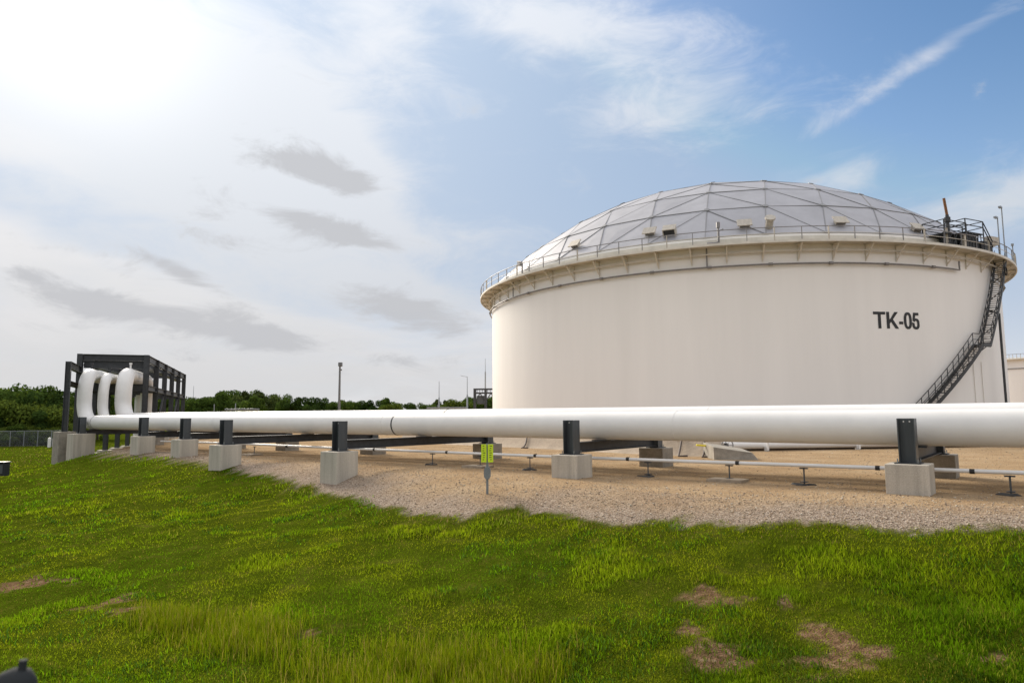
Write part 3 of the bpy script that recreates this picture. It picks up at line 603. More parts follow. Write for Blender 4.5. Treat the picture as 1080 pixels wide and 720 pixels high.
def build_stairway():
    r0, r1 = TR + .25, TR + 1.05; rm = (r0 + r1) / 2
    P1, P2, P3 = cyl_hit(984, 426, rm), cyl_hit(1032, 364, rm), cyl_hit(1053, 296, rm)
    t1, t2 = th_of(P1), th_of(P2); slope = (P2.z - P1.z) / (t2 - t1); t0 = t1 - (P1.z - .1) / slope; tl = t2 + 1.1 / TR; slope2 = (P3.z - P2.z) / max(.02, th_of(P3) - tl); t3 = tl + (ZP - .05 - P2.z) / slope2
    S = link('stairway_root', None)
    def zz(t): return .1 + (t - t0) * slope if t <= t2 else (P2.z if t <= tl else P2.z + (t - tl) * slope2)
    n = 60; ts = [t0 + (t2 - t0) * i / n for i in range(n + 1)] + [tl] + [tl + (t3 - tl) * i / n for i in range(1, n + 1)]
    st = MB()
    for r in (r0, r1):
        for a, b in zip(ts[:-1], ts[1:]): st.bar(tp(r, a, zz(a)) - TC, tp(r, b, zz(b)) - TC, .05, .28)
    S = st.build('stairway', 'dark_steel', TANK)
    tr = MB(); z = .3
    while z < ZP - .1:
        t = t0 + (z - .1) / slope if z < P2.z else tl + (z - P2.z) / slope2
        ex = Vector((math.cos(t), math.sin(t), 0)); c = tp(rm, t, z) - TC; tr.box(c, (.26, .74, .035), ex, Vector((math.sin(t), -math.cos(t), 0))); z += .2
    tag(tr.build('tread', 'post_steel', S), kind='stuff')
    l = MB(); tm = (t2 + tl) / 2; l.box(tp(rm, tm, P2.z) - TC, ((tl - t2) * TR + .2, .9, .06), (math.cos(tm), math.sin(tm), 0), (math.sin(tm), -math.cos(tm), 0)); l.build('landing', 'post_steel', S)
    for r in (r0, r1):
        for h, rad in ((1.05, .032), (.55, .024)): MB().tube([tp(r, t, zz(t) + h) - TC for t in ts], rad, 6).build('handrail', 'dark_steel', S, 60)
        for t in ts[::5]: MB().bar(tp(r, t, zz(t)) - TC, tp(r, t, zz(t) + 1.05) - TC, .05, .05).build('baluster', 'dark_steel', S)
    for t in ts[4::12]:
        MB().bar(tp(TR, t, zz(t) - .9) - TC, tp(r1, t, zz(t) - .1) - TC, .06, .06).bar(tp(TR, t, zz(t) - .1) - TC, tp(r1, t, zz(t) - .1) - TC, .06, .06).build('stair_bracket', 'dark_steel', S)
    # coiled hoop and cables under the top
    c = tp(TR + 1.15, t3 - .03, ZP - 1.1) - TC; MB().tube([c + Vector((.38 * math.cos(a) * math.cos(t3), .38 * math.cos(a) * math.sin(t3), .38 * math.sin(a))) for a in [i * math.pi / 9 for i in range(18)]], .05, 6, closed=True).build('hose_coil', 'rubber', S, 60)
    # tall dark standpipe at the tank side, from the walkway to the ground
    a = th_of(cyl_hit(1058.5, 400, TR + .8)); top = th_of(cyl_hit(1054, 322, TR + .8)); MB().tube([tp(TR + .85, a, 0) - TC, tp(TR + .85, a, 10.2) - TC, tp(TR + .05, a, 10.6) - TC], .1, 8).build('riser_pipe', 'dark_steel', TANK, 40)
    for px in (1027.5, 1036):
        a = th_of(cyl_hit(px, 400, TR + .05)); MB().tube([tp(TR + .06, a, 0) - TC, tp(TR + .06, a, 6) - TC], .025, 6).build('conduit', 'rim_cream', TANK, 40)
    # gauging platform with cages, gauge pole, lamps
    th = th_of(cyl_hit(1008, 262, TR + .6)); G = MB()
    def cage(mb, x0, x1, y0, y1, zb, zt):
        for (x, y) in ((x0, y0), (x1, y0), (x1, y1), (x0, y1)): mb.bar((x, y, 0), (x, y, zt), .07, .07)
        for z in (zt, zt - .5, zb):
            mb.bar((x0, y0, z), (x1, y0, z), .06, .06); mb.bar((x1, y0, z), (x1, y1, z), .06, .06); mb.bar((x1, y1, z), (x0, y1, z), .06, .06); mb.bar((x0, y1, z), (x0, y0, z), .06, .06)
    def gp(mb, name, m, par=None, sm=None): o = mb.build(name, m, None, sm); place(o, th, TR + .3, ZP); return o
    b1 = MB(); cage(b1, -2.3, .6, -.9, .9, 1.0, 2.1); 
    for k in range(9): b1.bar((-2.3 + k * .36, -.9, 0), (-2.3 + k * .36 + (.5 if k % 2 else -.2), -.9, 1.0), .05, .05)
    gp(b1, 'gauging_platform', 'dark_steel')
    d1 = MB().box((-.85, 0, 1.0), (2.9, 1.8, .06)).box((1.8, 0, 1.4), (2.4, 1.7, .06)); gp(d1, 'platform_deck', 'post_steel')
    b2 = MB(); cage(b2, .6, 3.0, -.85, .85, 1.4, 2.5)
    for k in range(7): b2.bar((.6 + k * .4, -.85, 0), (.6 + k * .4, -.85, 1.4), .05, .05); b2.bar((3.0, -.85, 2.5), (4.2, -.85, .9), .06, .06); b2.bar((3.0, -.85, 2.0), (4.2, -.85, .4), .06, .06)
    gp(b2, 'guard_cage', 'dark_steel')
    eq = MB().box((-1.0, -.2, .5), (.7, .7, .9)).tube([(-.2, -.3, 0), (-.2, -.3, 1.2)], .25, 10).box((1.6, -.3, .6), (1.6, .8, 1.0)).tube([(4.6, -.2, 0), (4.6, -.2, 1.0)], .35, 10).box((3.7, -.2, .5), (.9, .7, .9)); gp(eq, 'gauge_equipment', 'dark_steel')
    eq = MB().box((5.2, -.2, 1.2), (1.3, .5, .7)).box((.25, -.85, .55), (.25, .25, 1.1)).tube([(-1.6, -.6, .1), (-1.6, -.6, 1.5)], .12, 8); gp(eq, 'instrument_box', 'vent_cream')
    pl = MB().tube([(-.35, 0, 0), (-.35, 0, 2.9)], .14, 8).tube([(-.35, 0, 2.3), (-.35, 0, 2.7)], .24, 8); gp(pl, 'gauge_pole', 'dark_steel', None, 40)
    pl = MB().tube([(-.35, 0, 2.9), (-.62, 0, 4.3)], .11, 8); gp(pl, 'gauge_pole_tip', 'rust', None, 40)
    def lamp(px, py, h):
        a = th_of(cyl_hit(px, py, RO - .2)); o = MB().tube([(0, 0, 0), (0, 0, h), (-.35, 0, h + .05)], .05, 6).box((-.42, 0, h + .02), (.5, .22, .14)).build('walkway_lamp', 'galvanised', None); place(o, a, RO - .2, ZP)
    lamp(1060, 266, 4.6); lamp(1055, 268, 3.4); lamp(1071, 276, 2.2)
build_stairway()

# ------------------------------------------------------------------ pipe supports
SUP = [  # name, post px, depth, post-top py, footing-top py, footing size (u, v)
    ('A', 959, 15.9, 441, 488.5, .86, .86), ('B', 603, 20.6, 443, 479, .86, .86), ('C', 358, 23.5, 444, 475.5, .86, .88), ('D', 238, 27.9, 442.6, 468.8, .84, .9),
    ('E', 195, 33.6, 441, 463, .86, .9), ('F', 151, 37.0, 440, 459.7, .86, .9), ('G', 86, 43.5, 439.7, 457, .95, 1.25)]
ORD = {'G': 'first', 'F': 'second', 'E': 'third', 'D': 'fourth', 'C': 'fifth', 'B': 'sixth', 'A': 'seventh'}
VB = 4.75
def build_support(nm, px, Y, pt, pb, su, sv):
    P = at_y(px, pb, Y); zt = at_y(px, pt, Y).z; zb = P.z; u, v = [float(t) for t in uv(P.x, P.y)]
    root = thing('pipe_support', f'steel post and beam pipe support on concrete footings, {ORD[nm]} from the black pipe rack', 'pipe support', (P.x, P.y, 0), 'pipe supports under the white pipes')
    L = lambda uu, vv, z: U * uu + V * vv + Vector((0, 0, z))
    g0 = gz(P.x, P.y) - .45
    def foot(vv, top, a, b, mname):
        q = site(u, v + vv); g = gz(q.x, q.y) - .4
        MB().box(L(0, vv, (top + g) / 2), (a, b, top - g), U, V).build('concrete_footing', mname, root, None, .022)
    foot(0, zb, su, sv, 'concrete')
    vb = VB - v; zbb = zb - .02
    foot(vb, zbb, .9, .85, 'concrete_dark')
    h = .345
    def post(vv, z0, z1, full):
        c = MB()
        c.box(L(-h / 2 + .012, vv, (z0 + z1) / 2), (.024, .36, z1 - z0), U, V); c.box(L(h / 2 - .012, vv, (z0 + z1) / 2), (.024, .36, z1 - z0), U, V); c.box(L(0, vv, (z0 + z1) / 2), (h - .048, .018, z1 - z0), U, V)
        o = c.build('column', 'post_steel', root, None)
        MB().box(L(0, vv, z0 + .012), (.52, .5, .026), U, V).build('base_plate', 'dark_steel', o)
        b = MB()
        for a_ in (-.2, .2):
            for b_ in (-.19, .19): b.tube([L(a_, vv + b_, z0 + .02), L(a_, vv + b_, z0 + .11)], .014, 6)
        tag(b.build('anchor_bolt', 'galvanised', o), kind='stuff')
        if full:
            for a_ in (-.06, .06): MB().tube([L(a_, vv - .012, z1 - .07), L(a_, vv - .022, z1 - .07)], .016, 8).build('bolt_hole', 'pipe_white', o)  # white discs standing in for open holes with the white pipe showing through
    post(0, zb, zt, True); post(vb, zbb, zbb + .95, False)
    zbm = min(.94, zb + .5) if nm not in 'G' else .95
    bz = 1.46 - .47 - .17 + 0.11 * max(0, u) / 45
    MB().ibeam(L(0, .19, bz), L(0, vb - .19, bz), .26, .30, .022).build('cross_beam', 'dark_steel', root)
    for vv in (1.0 - v, 2.25 - v, 3.5 - v): MB().box(L(0, vv, bz + .16), (.5, .34, .03), U, V).build('pipe_shoe', 'dark_steel', root)
    if nm in 'AB': MB().bar(L(.1, .25, zb + .1), L(.12, 1.5, bz - .1), .04, .04).build('tie_rod', 'galvanised', root)
    return root
for s in SUP: build_support(*s)

# ------------------------------------------------------------------ the three big pipes and the rack
WD = Vector((math.sin(R_(-19.2)), math.cos(R_(-19.2)), 0)); QD = Vector((WD.y, -WD.x, 0))
def zpipe(d): return 1.46 + .11 * max(0, d) / 45
LAB = ['foremost of three parallel white pipes, on the grassy side', 'middle one of three parallel white pipes running to the black rack', 'rear one of three parallel white pipes, closest to the tank']
PIPES = [(1.0, 88, .425, 19.5, 4.62), (2.25, 107.5, .315, 13.0, 4.53), (3.5, 129, .505, 8.6, 4.72)]
def build_pipe(k):
    v, px, r, run, ztop = PIPES[k]; o0 = site(0, v); tx = x_at(px, 1.0)
    d = (o0.x - tx * o0.y) / (tx * U.y - U.x); d = float(d); rb = 1.32
    A = site(-14, v, zpipe(0) - .455 + r); B = site(d, v, zpipe(d) - .455 + r); C = Vector((B.x, B.y, ztop)); D = C + WD * (run + rb); E = Vector((D.x, D.y, -.6 + gz(D.x, D.y) + .3))
    mids = [site(-14 + (d + 14 - 2) * t / 20, v) for t in range(1, 20)]
    pts = path([A, site(0, v, zpipe(0) - .455 + r), B, C, D, E], rb, 14)
    root = thing('white_pipe', LAB[k], 'pipe', (B.x, B.y, 0), 'large white pipes on concrete supports')
    o = MB().tube(pts, r, 40).build('pipe_wall', 'pipe_white', None, 40); relmesh(o, root)
    def band(p, t, mname, w, ex):
        b = MB().tube([p - t * w / 2, p + t * w / 2], r + ex, 40).build('weld_band', mname, None, 40); relmesh(b, root)
    def d_at(px): t = x_at(px, 1.0); o1 = site(0, v); return (o1.x - t * o1.y) / (t * U.y - U.x)
    for bp, m_, w in {0: [(421, 'dark_steel', .07), (103, 'strut_grey', .05)], 1: [(140, 'strut_grey', .05)], 2: [(474, 'dark_steel', .07), (145, 'strut_grey', .05)]}[k]:
        dd = d_at(bp); band(site(dd, v, zpipe(dd) - .455 + r), U, m_, w, .004)
    for dd in (-6, 6.1, 18.3, 30.5): band(site(dd, v, zpipe(dd) - .455 + r), U, 'pipe_white', .035, .006)
    band(C + WD * 1.6, WD, 'pipe_white', .04, .006); band(Vector((C.x, C.y, (B.z + C.z) / 2)), Vector((0, 0, 1)), 'pipe_white', .04, .006)
    # small vent valve on the crown
    p = C + WD * (1.5 + .3 * k) + Vector((0, 0, r)); q = MB().tube([p - Vector((0, 0, .03)), p + Vector((0, 0, .35))], .06, 8).tube([p + Vector((0, 0, .3)), p + Vector((0, 0, .42))], .1, 8).build('vent_valve', 'pipe_white' if k == 2 else 'dark_steel', None, 40); relmesh(q, root)
for k in range(3): build_pipe(k)

def build_rack():
    FR = at_y(152, 440, 50.0); FR.z = 0; root = thing('pipe_rack', 'black steel pipe rack frame carrying the bent white pipes', 'pipe rack', (FR.x, FR.y, 0))
    P = lambda w, q, z: WD * w + QD * q + Vector((0, 0, z))
    W_, TOP, BAY = 4.15, 6.25, 4.8; lev = 4.2; Zu = Vector((0, 0, 1))
    for i in range(6):
        for q in (0, -W_):
            g = FR + P(i * BAY, q, 0); zg = gz(g.x, g.y) - .3
            c = MB(); a, b = P(i * BAY, q, zg), P(i * BAY, q, TOP); c.ibeam(a, b, .34, .36, .03, WD); c.build('column', 'dark_steel', root)
            MB().box(P(i * BAY, q, zg + .25), (1.0, 1.0, .9), QD, WD).build('concrete_footing', 'concrete', root, None, .03)
        MB().ibeam(P(i * BAY, -W_ + .19, TOP - .22), P(i * BAY, -.19, TOP - .22), .3, .42, .03).build('top_beam', 'dark_steel', root)
        MB().ibeam(P(i * BAY, -W_ + .19, lev - .26), P(i * BAY, -.19, lev - .26), .3, .5, .03).build('pipe_beam', 'dark_steel', root)
    MB().bar(P(.22, -W_ + .19, TOP - .72), P(.22, -.19, TOP - .72), .06, .5).build('fascia_plate', 'dark_steel', root)
    for q in (0, -W_):
        for i in range(5):
            MB().ibeam(P(i * BAY + .19, q, TOP - .25), P((i + 1) * BAY - .19, q, TOP - .25), .26, .48, .03).build('side_beam', 'dark_steel', root)
            MB().ibeam(P(i * BAY + .19, q, lev - .26), P((i + 1) * BAY - .19, q, lev - .26), .26, .36, .03).build('side_beam', 'dark_steel', root)
            if i in (1, 3): MB().bar(P(i * BAY + .2, q, .2), P((i + 1) * BAY - .2, q, lev - .5), .12, .12).build('brace', 'dark_steel', root)
    # cable trays along the top of both sides
    for q in (-.4, -W_ + .4):
        MB().box(P(2.5 * BAY, q, TOP - .75), (5 * BAY - .6, .5, .12), WD, QD).build('cable_tray', 'post_steel', root)
    # lower portal in front on its own footing
    O = at_y(68.5, 450, 44.0); O.z = 0; zt = at_y(71, 381, 44.0).z; l = O - FR
    g = gz(O.x, O.y) - .4; MB().ibeam(l + Vector((0, 0, g + 1)), l + Vector((0, 0, zt)), .24, .30, .03, QD).build('column', 'dark_steel', root)
    e = P(0, -W_, 0); MB().ibeam(l + Vector((0, 0, zt - .22)) + WD * .0, e + Vector((0, 0, zt - .22)) - (e - l).normalized() * .2, .3, .44, .03).build('portal_beam', 'dark_steel', root)
    MB().ibeam(l + Vector((0, 0, 4.0)), e + Vector((0, 0, 4.0)) - (e - l).normalized() * .2, .26, .3, .03).build('portal_beam', 'dark_steel', root)
    zf = at_y(71, 455, 44.0).z; MB().box(l + Vector((0, 0, (zf + g) / 2)), (.95, .95, zf - g), U, V).build('concrete_footing', 'concrete_dark', root, None, .03)
build_rack()

# ------------------------------------------------------------------ thin white line on pipe stands
def build_line():
    VL, ZL = .75, .46
    pts = [site(-14, VL, ZL + .05), site(-3, VL, ZL + .02), site(10, VL, ZL), site(22, VL + .25, ZL + .02), site(30, VL + .5, ZL + .05), site(38, VL + 1.0, ZL)]
    root = thing('thin_pipe', 'thin white pipe raised knee high on small stands beneath the large pipes', 'pipe', (pts[0].x, pts[0].y, 0))
    relmesh(MB().tube(path(pts, 4, 6), .048, 14).build('pipe_wall', 'pipe_white', None, 40), root)
    for d in (-5, -1, .9, 4.3, 7.6, 11, 15, 19, 25):
        p = site(d, VL + (.25 * max(0, d - 10) / 12 if d > 10 else 0), ZL + .01); relmesh(MB().tube([p - U * .05, p + U * .05], .056, 12).build('clamp', 'rubber', None, 40), root)
    def stand(px, pad, i, where):
        d = 0
        t = x_at(px, 1.0); o1 = site(0, VL); d = (o1.x - t * o1.y) / (t * U.y - U.x); p = site(d, VL + (.25 * max(0, d - 10) / 12 if d > 10 else 0)); g = gz(p.x, p.y)
        lab = 'small pipe stand ' + {'pad': 'on a flat tan slab', 'mat': 'with ragged black mat'}[pad] + where
        s = thing('pipe_stand', lab, 'pipe stand', (p.x, p.y, g), 'stands under the thin white pipe')
        h = ZL - .045 - g; MB().bar((0, 0, .0), (0, 0, h), .03, .03).build('stem', 'post_steel', s)
        MB().bar(U * -.1 + Vector((0, 0, h - .02)), U * .1 + Vector((0, 0, h - .02)), .07, .03).build('saddle', 'dark_steel', s)
        MB().box((0, 0, .07), (.16, .16, .02), U, V).build('foot_plate', 'dark_steel', s)
        if pad == 'pad': MB().box(V * -.15 + Vector((0, 0, .03)), (.95, .62, .085), U, V).build('slab', 'timber', s, None, .012)
        else:
            m_ = MB(); n = 11; ra = random.Random(i); top = []; 
            for k in range(n):
                a = k * 6.283 / n; q = U * (.26 * math.cos(a) * ra.uniform(.45, 1.35)) + V * (-.1 + .2 * math.sin(a) * ra.uniform(.45, 1.3)); top.append(q)
            m_.add([q + Vector((0, 0, .005)) for q in top] + [q * .85 + Vector((0, 0, .015 + ra.uniform(0, .04))) for q in top], [tuple(range(n, 2 * n))] + [(k, (k + 1) % n, n + (k + 1) % n, n + k) for k in range(n)]); m_.build('mat', 'rubber', s)
    for i, (px, pad, wh) in enumerate(((845, 'mat', ' midway between sixth and seventh pipe supports'), (767, 'pad', ' between sixth and seventh pipe supports'), (682, 'mat', ' beside the rear footing of the sixth support'), (558, 'mat', ' between marker post and sixth pipe support'), (505, 'pad', ' behind the marker post'), (454, 'mat', ' nearest the dark weld band of the foremost pipe'), (262, 'pad', ' beside the fourth pipe support'), (1060, 'mat', ' beyond the seventh pipe support from the rack'))): stand(px, pad, i, wh)
build_line()

# ------------------------------------------------------------------ marker post
def build_marker():
    p = ground_hit(514, 521); s = thing('marker_post', 'grey marker post with two yellow green warning plates on the gravel', 'marker post', p)
    dz = p.y / F; H = 52 * dz
    MB().box((0, 0, H / 2 - .1), (.06, .035, H + .2)).build('post', 'sign_grey', s, None, .006)
    MB().add(*(lambda w, t, z0, z1: ([(-w * .55, -t, z0), (w * .55, -t, z0), (w, -t, z0 + .07), (w, -t, z1 - .07), (w * .55, -t, z1), (-w * .55, -t, z1), (-w, -t, z1 - .07), (-w, -t, z0 + .07)] + [(-w * .55, t, z0), (w * .55, t, z0), (w, t, z0 + .07), (w, t, z1 - .07), (w * .55, t, z1), (-w * .55, t, z1), (-w, t, z1 - .07), (-w, t, z0 + .07)], [tuple(range(8)), tuple(range(15, 7, -1))] + [(k, k + 8, (k + 1) % 8 + 8, (k + 1) % 8) for k in range(8)]))(.085, .05, H * .30, H * .54)).build('test_box', 'sign_grey', s)
    for sd, a in ((-1, R_(-16)), (1, R_(16))):
        ex = Vector((math.cos(a), math.sin(a) * -1 * -1, 0)); ey = Vector((-ex.y, ex.x, 0)); c = Vector((sd * .085, -.035, H * .81)) ; hh = 18.5 * dz; w = .135
        pl = MB().box(c, (w, .008, hh), ex, ey).build('warning_plate', 'sign_yellow', s); pr = MB(); ra = random.Random(sd + 5)
        for k in range(7): pr.box(c - ey * .006 + ex * ra.uniform(-.012, .012) + Vector((0, 0, hh * (.40 - k * .125))), (w * ra.uniform(.22, .5), .003, .016), ex, ey)
        pr.build('print', 'cap_dark', pl)
    # stones heaped at the foot
build_marker()

# ------------------------------------------------------------------ containment berm behind the pipes
def build_berm():
    toe = [ground_hit(x, y) for x, y in ((800, 484), (700, 480.5), (600, 475), (500, 470), (420, 466.5))]
    Rr = Vector((.12, .99, 0)); mb = MB(); ht = 1.25; prof = []
    for i, t in enumerate(toe):
        h = ht * (.0 if i == 0 else 1.0); prof.append((t, h))
    t0 = toe[0]; t1 = toe[1]; st = []
    for k in range(49):
        f = k / 48 * 4; i = min(3, int(f)); q = toe[i].lerp(toe[i + 1], f - i); hh = ht * float(sstep(0, .5, f)); st.append((q, hh))
    vs = []; m_ = 9
    for k, (q, hh) in enumerate(st):
        for j in range(m_):
            s = j / (m_ - 1); z = hh * float(sstep(0, 1, s)) * 1.0; jit = (vnoise(q.x * 1.0 + j * 3.1, q.y + j, .9, 3) - .5) * .06
            p = q + Rr * (s * 2.6); vs.append((p.x, p.y, -.06 + z + float(jit) * (0 < j)))
        p = q + Rr * 4.2; vs.append((p.x, p.y, -.06 + hh)); p = q + Rr * 7; vs.append((p.x, p.y, -.1))
    c = m_ + 2; fs = [(k * c + j, k * c + j + 1, (k + 1) * c + j + 1, (k + 1) * c + j) for k in range(48) for j in range(c - 1)]
    o = mb.add(vs, fs).build('containment_berm', 'berm', None, 60); tag(o, kind='structure')
    # black hoses draped down the berm face
    for n_, px in enumerate((553, 721, 747)):
        k = min(range(len(st)), key=lambda i: abs(st[i][0].x / st[i][0].y - x_at(px, 1.0))); q, hh = st[k]
        ps = [q + Rr * (s * 2.6 + .0) + Vector((.10 * math.sin(s * 5 + px) - .22 * (1 - s), -.04, -.02 + hh * float(sstep(0, 1, s)) + .035)) for s in [i / 8 for i in range(9)]]
        ps = [ps[0] + Vector((.35, -.12, .02))] + ps
        h = MB().tube(ps, .045, 8).build('drain_hose', 'rust', None, 40); h.data.materials[0] = MATS['hose']; tag(h, ['dark drain hose on the tan berm behind the marker post', 'dark drain hose on the tan berm between post and yellow lever valve', 'dark drain hose on the tan berm just below the yellow lever'][n_], 'hose', 'hoses down the berm face')
    # grey concrete apron at the berm end
    a = ground_hit(792, 485); e = Rr
    MB().add([a + Vector((-1.35, .25, -.1)), a + Vector((.35, -.1, -.1)), a + Vector((.6, 2.2, -.1)), a + Vector((-1.15, 2.6, -.1)), a + Vector((-1.35, .32, .50)), a + Vector((.1, .1, .28)), a + Vector((.3, 2.0, .36)), a + Vector((-1.15, 2.5, .6))], [(3, 2, 1, 0), (4, 5, 6, 7), (0, 1, 5, 4), (1, 2, 6, 5), (2, 3, 7, 6), (3, 0, 4, 7)]).build('concrete_apron', 'concrete_dark', None, None, .02)
    tag(bpy.data.objects['concrete_apron'], 'low weathered grey concrete apron closing the end of the berm', 'concrete apron')
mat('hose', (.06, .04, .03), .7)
build_berm()

def build_valves():
    p = at_y(747, 470.5, 29.5)
    base = Vector((p.x, p.y, gz(p.x, p.y))); v = thing('lever_valve', 'small valve with a yellow lever below the large pipes', 'valve', base); h = p.z - base.z
    MB().tube([(0, 0, 0), (0, 0, h - .1)], .06, 10).build('stem', 'dark_steel', v, 40); MB().box((0, 0, h - .06), (.2, .16, .16)).build('valve_body', 'dark_steel', v, None, .02)
    MB().bar((-.5, 0, h + .06), (.16, 0, h), .1, .07).build('lever', 'valve_yellow', v, None, .015)
    p = at_y(766, 469, 30.5); base = Vector((p.x, p.y, gz(p.x, p.y))); h = p.z - base.z; w = thing('wheel_valve', 'small valve with a round handwheel beside the white ground pipe', 'valve', base)
    MB().tube([(0, 0, 0), (0, 0, h)], .06, 10).build('stem', 'dark_steel', w, 40); MB().tube([(0, .1, h), (0, -.16, h)], .03, 8).box((0, 0, h), (.16, .14, .16)).build('valve_body', 'dark_steel', w)
    hw = MB().tube([Vector((.24 * math.cos(a), -.16, h + .24 * math.sin(a))) for a in [i * math.pi / 10 for i in range(20)]], .025, 6, closed=True)
    for k in range(3): a = k * math.pi / 3; hw.bar((-.24 * math.cos(a), -.16, h - .24 * math.sin(a)), (.24 * math.cos(a), -.16, h + .24 * math.sin(a)), .03, .02)
    hw.build('handwheel', 'strut_grey', w, 40)
    # white pipe low above the ground behind the berm end
    a = at_y(768, 470, 34.0); b = at_y(1035, 464, 36.5); z = .27; a.z = z; b.z = z; c = b + Vector((7, 18, 0))
    g = thing('ground_pipe', 'white pipe lying low on short stands behind the big pipes', 'pipe', (a.x, a.y, 0)); relmesh(MB().tube(path([a - Vector((2.5, 0, 0)), b, c], .8, 8), .19, 20).build('pipe_wall', 'pipe_white', None, 40), g)
    for px in (802, 905, 985):
        f = (x_at(px, 35) - a.x) / (b.x - a.x); p = a.lerp(b, f); relmesh(MB().box((p.x, p.y, .05), (.12, .3, .3)).box((p.x, p.y - .215, .25), (.09, .05, .44)).build('saddle', 'pipe_white', None), g)
    relmesh(MB().bar((a.x - 2, a.y + .3, 0), (b.x, b.y + .3, 0), .16, .22).build('shadow_strip', 'hose', None), g)  # dark bar added in place of the shadow band below the low pipe
build_valves()

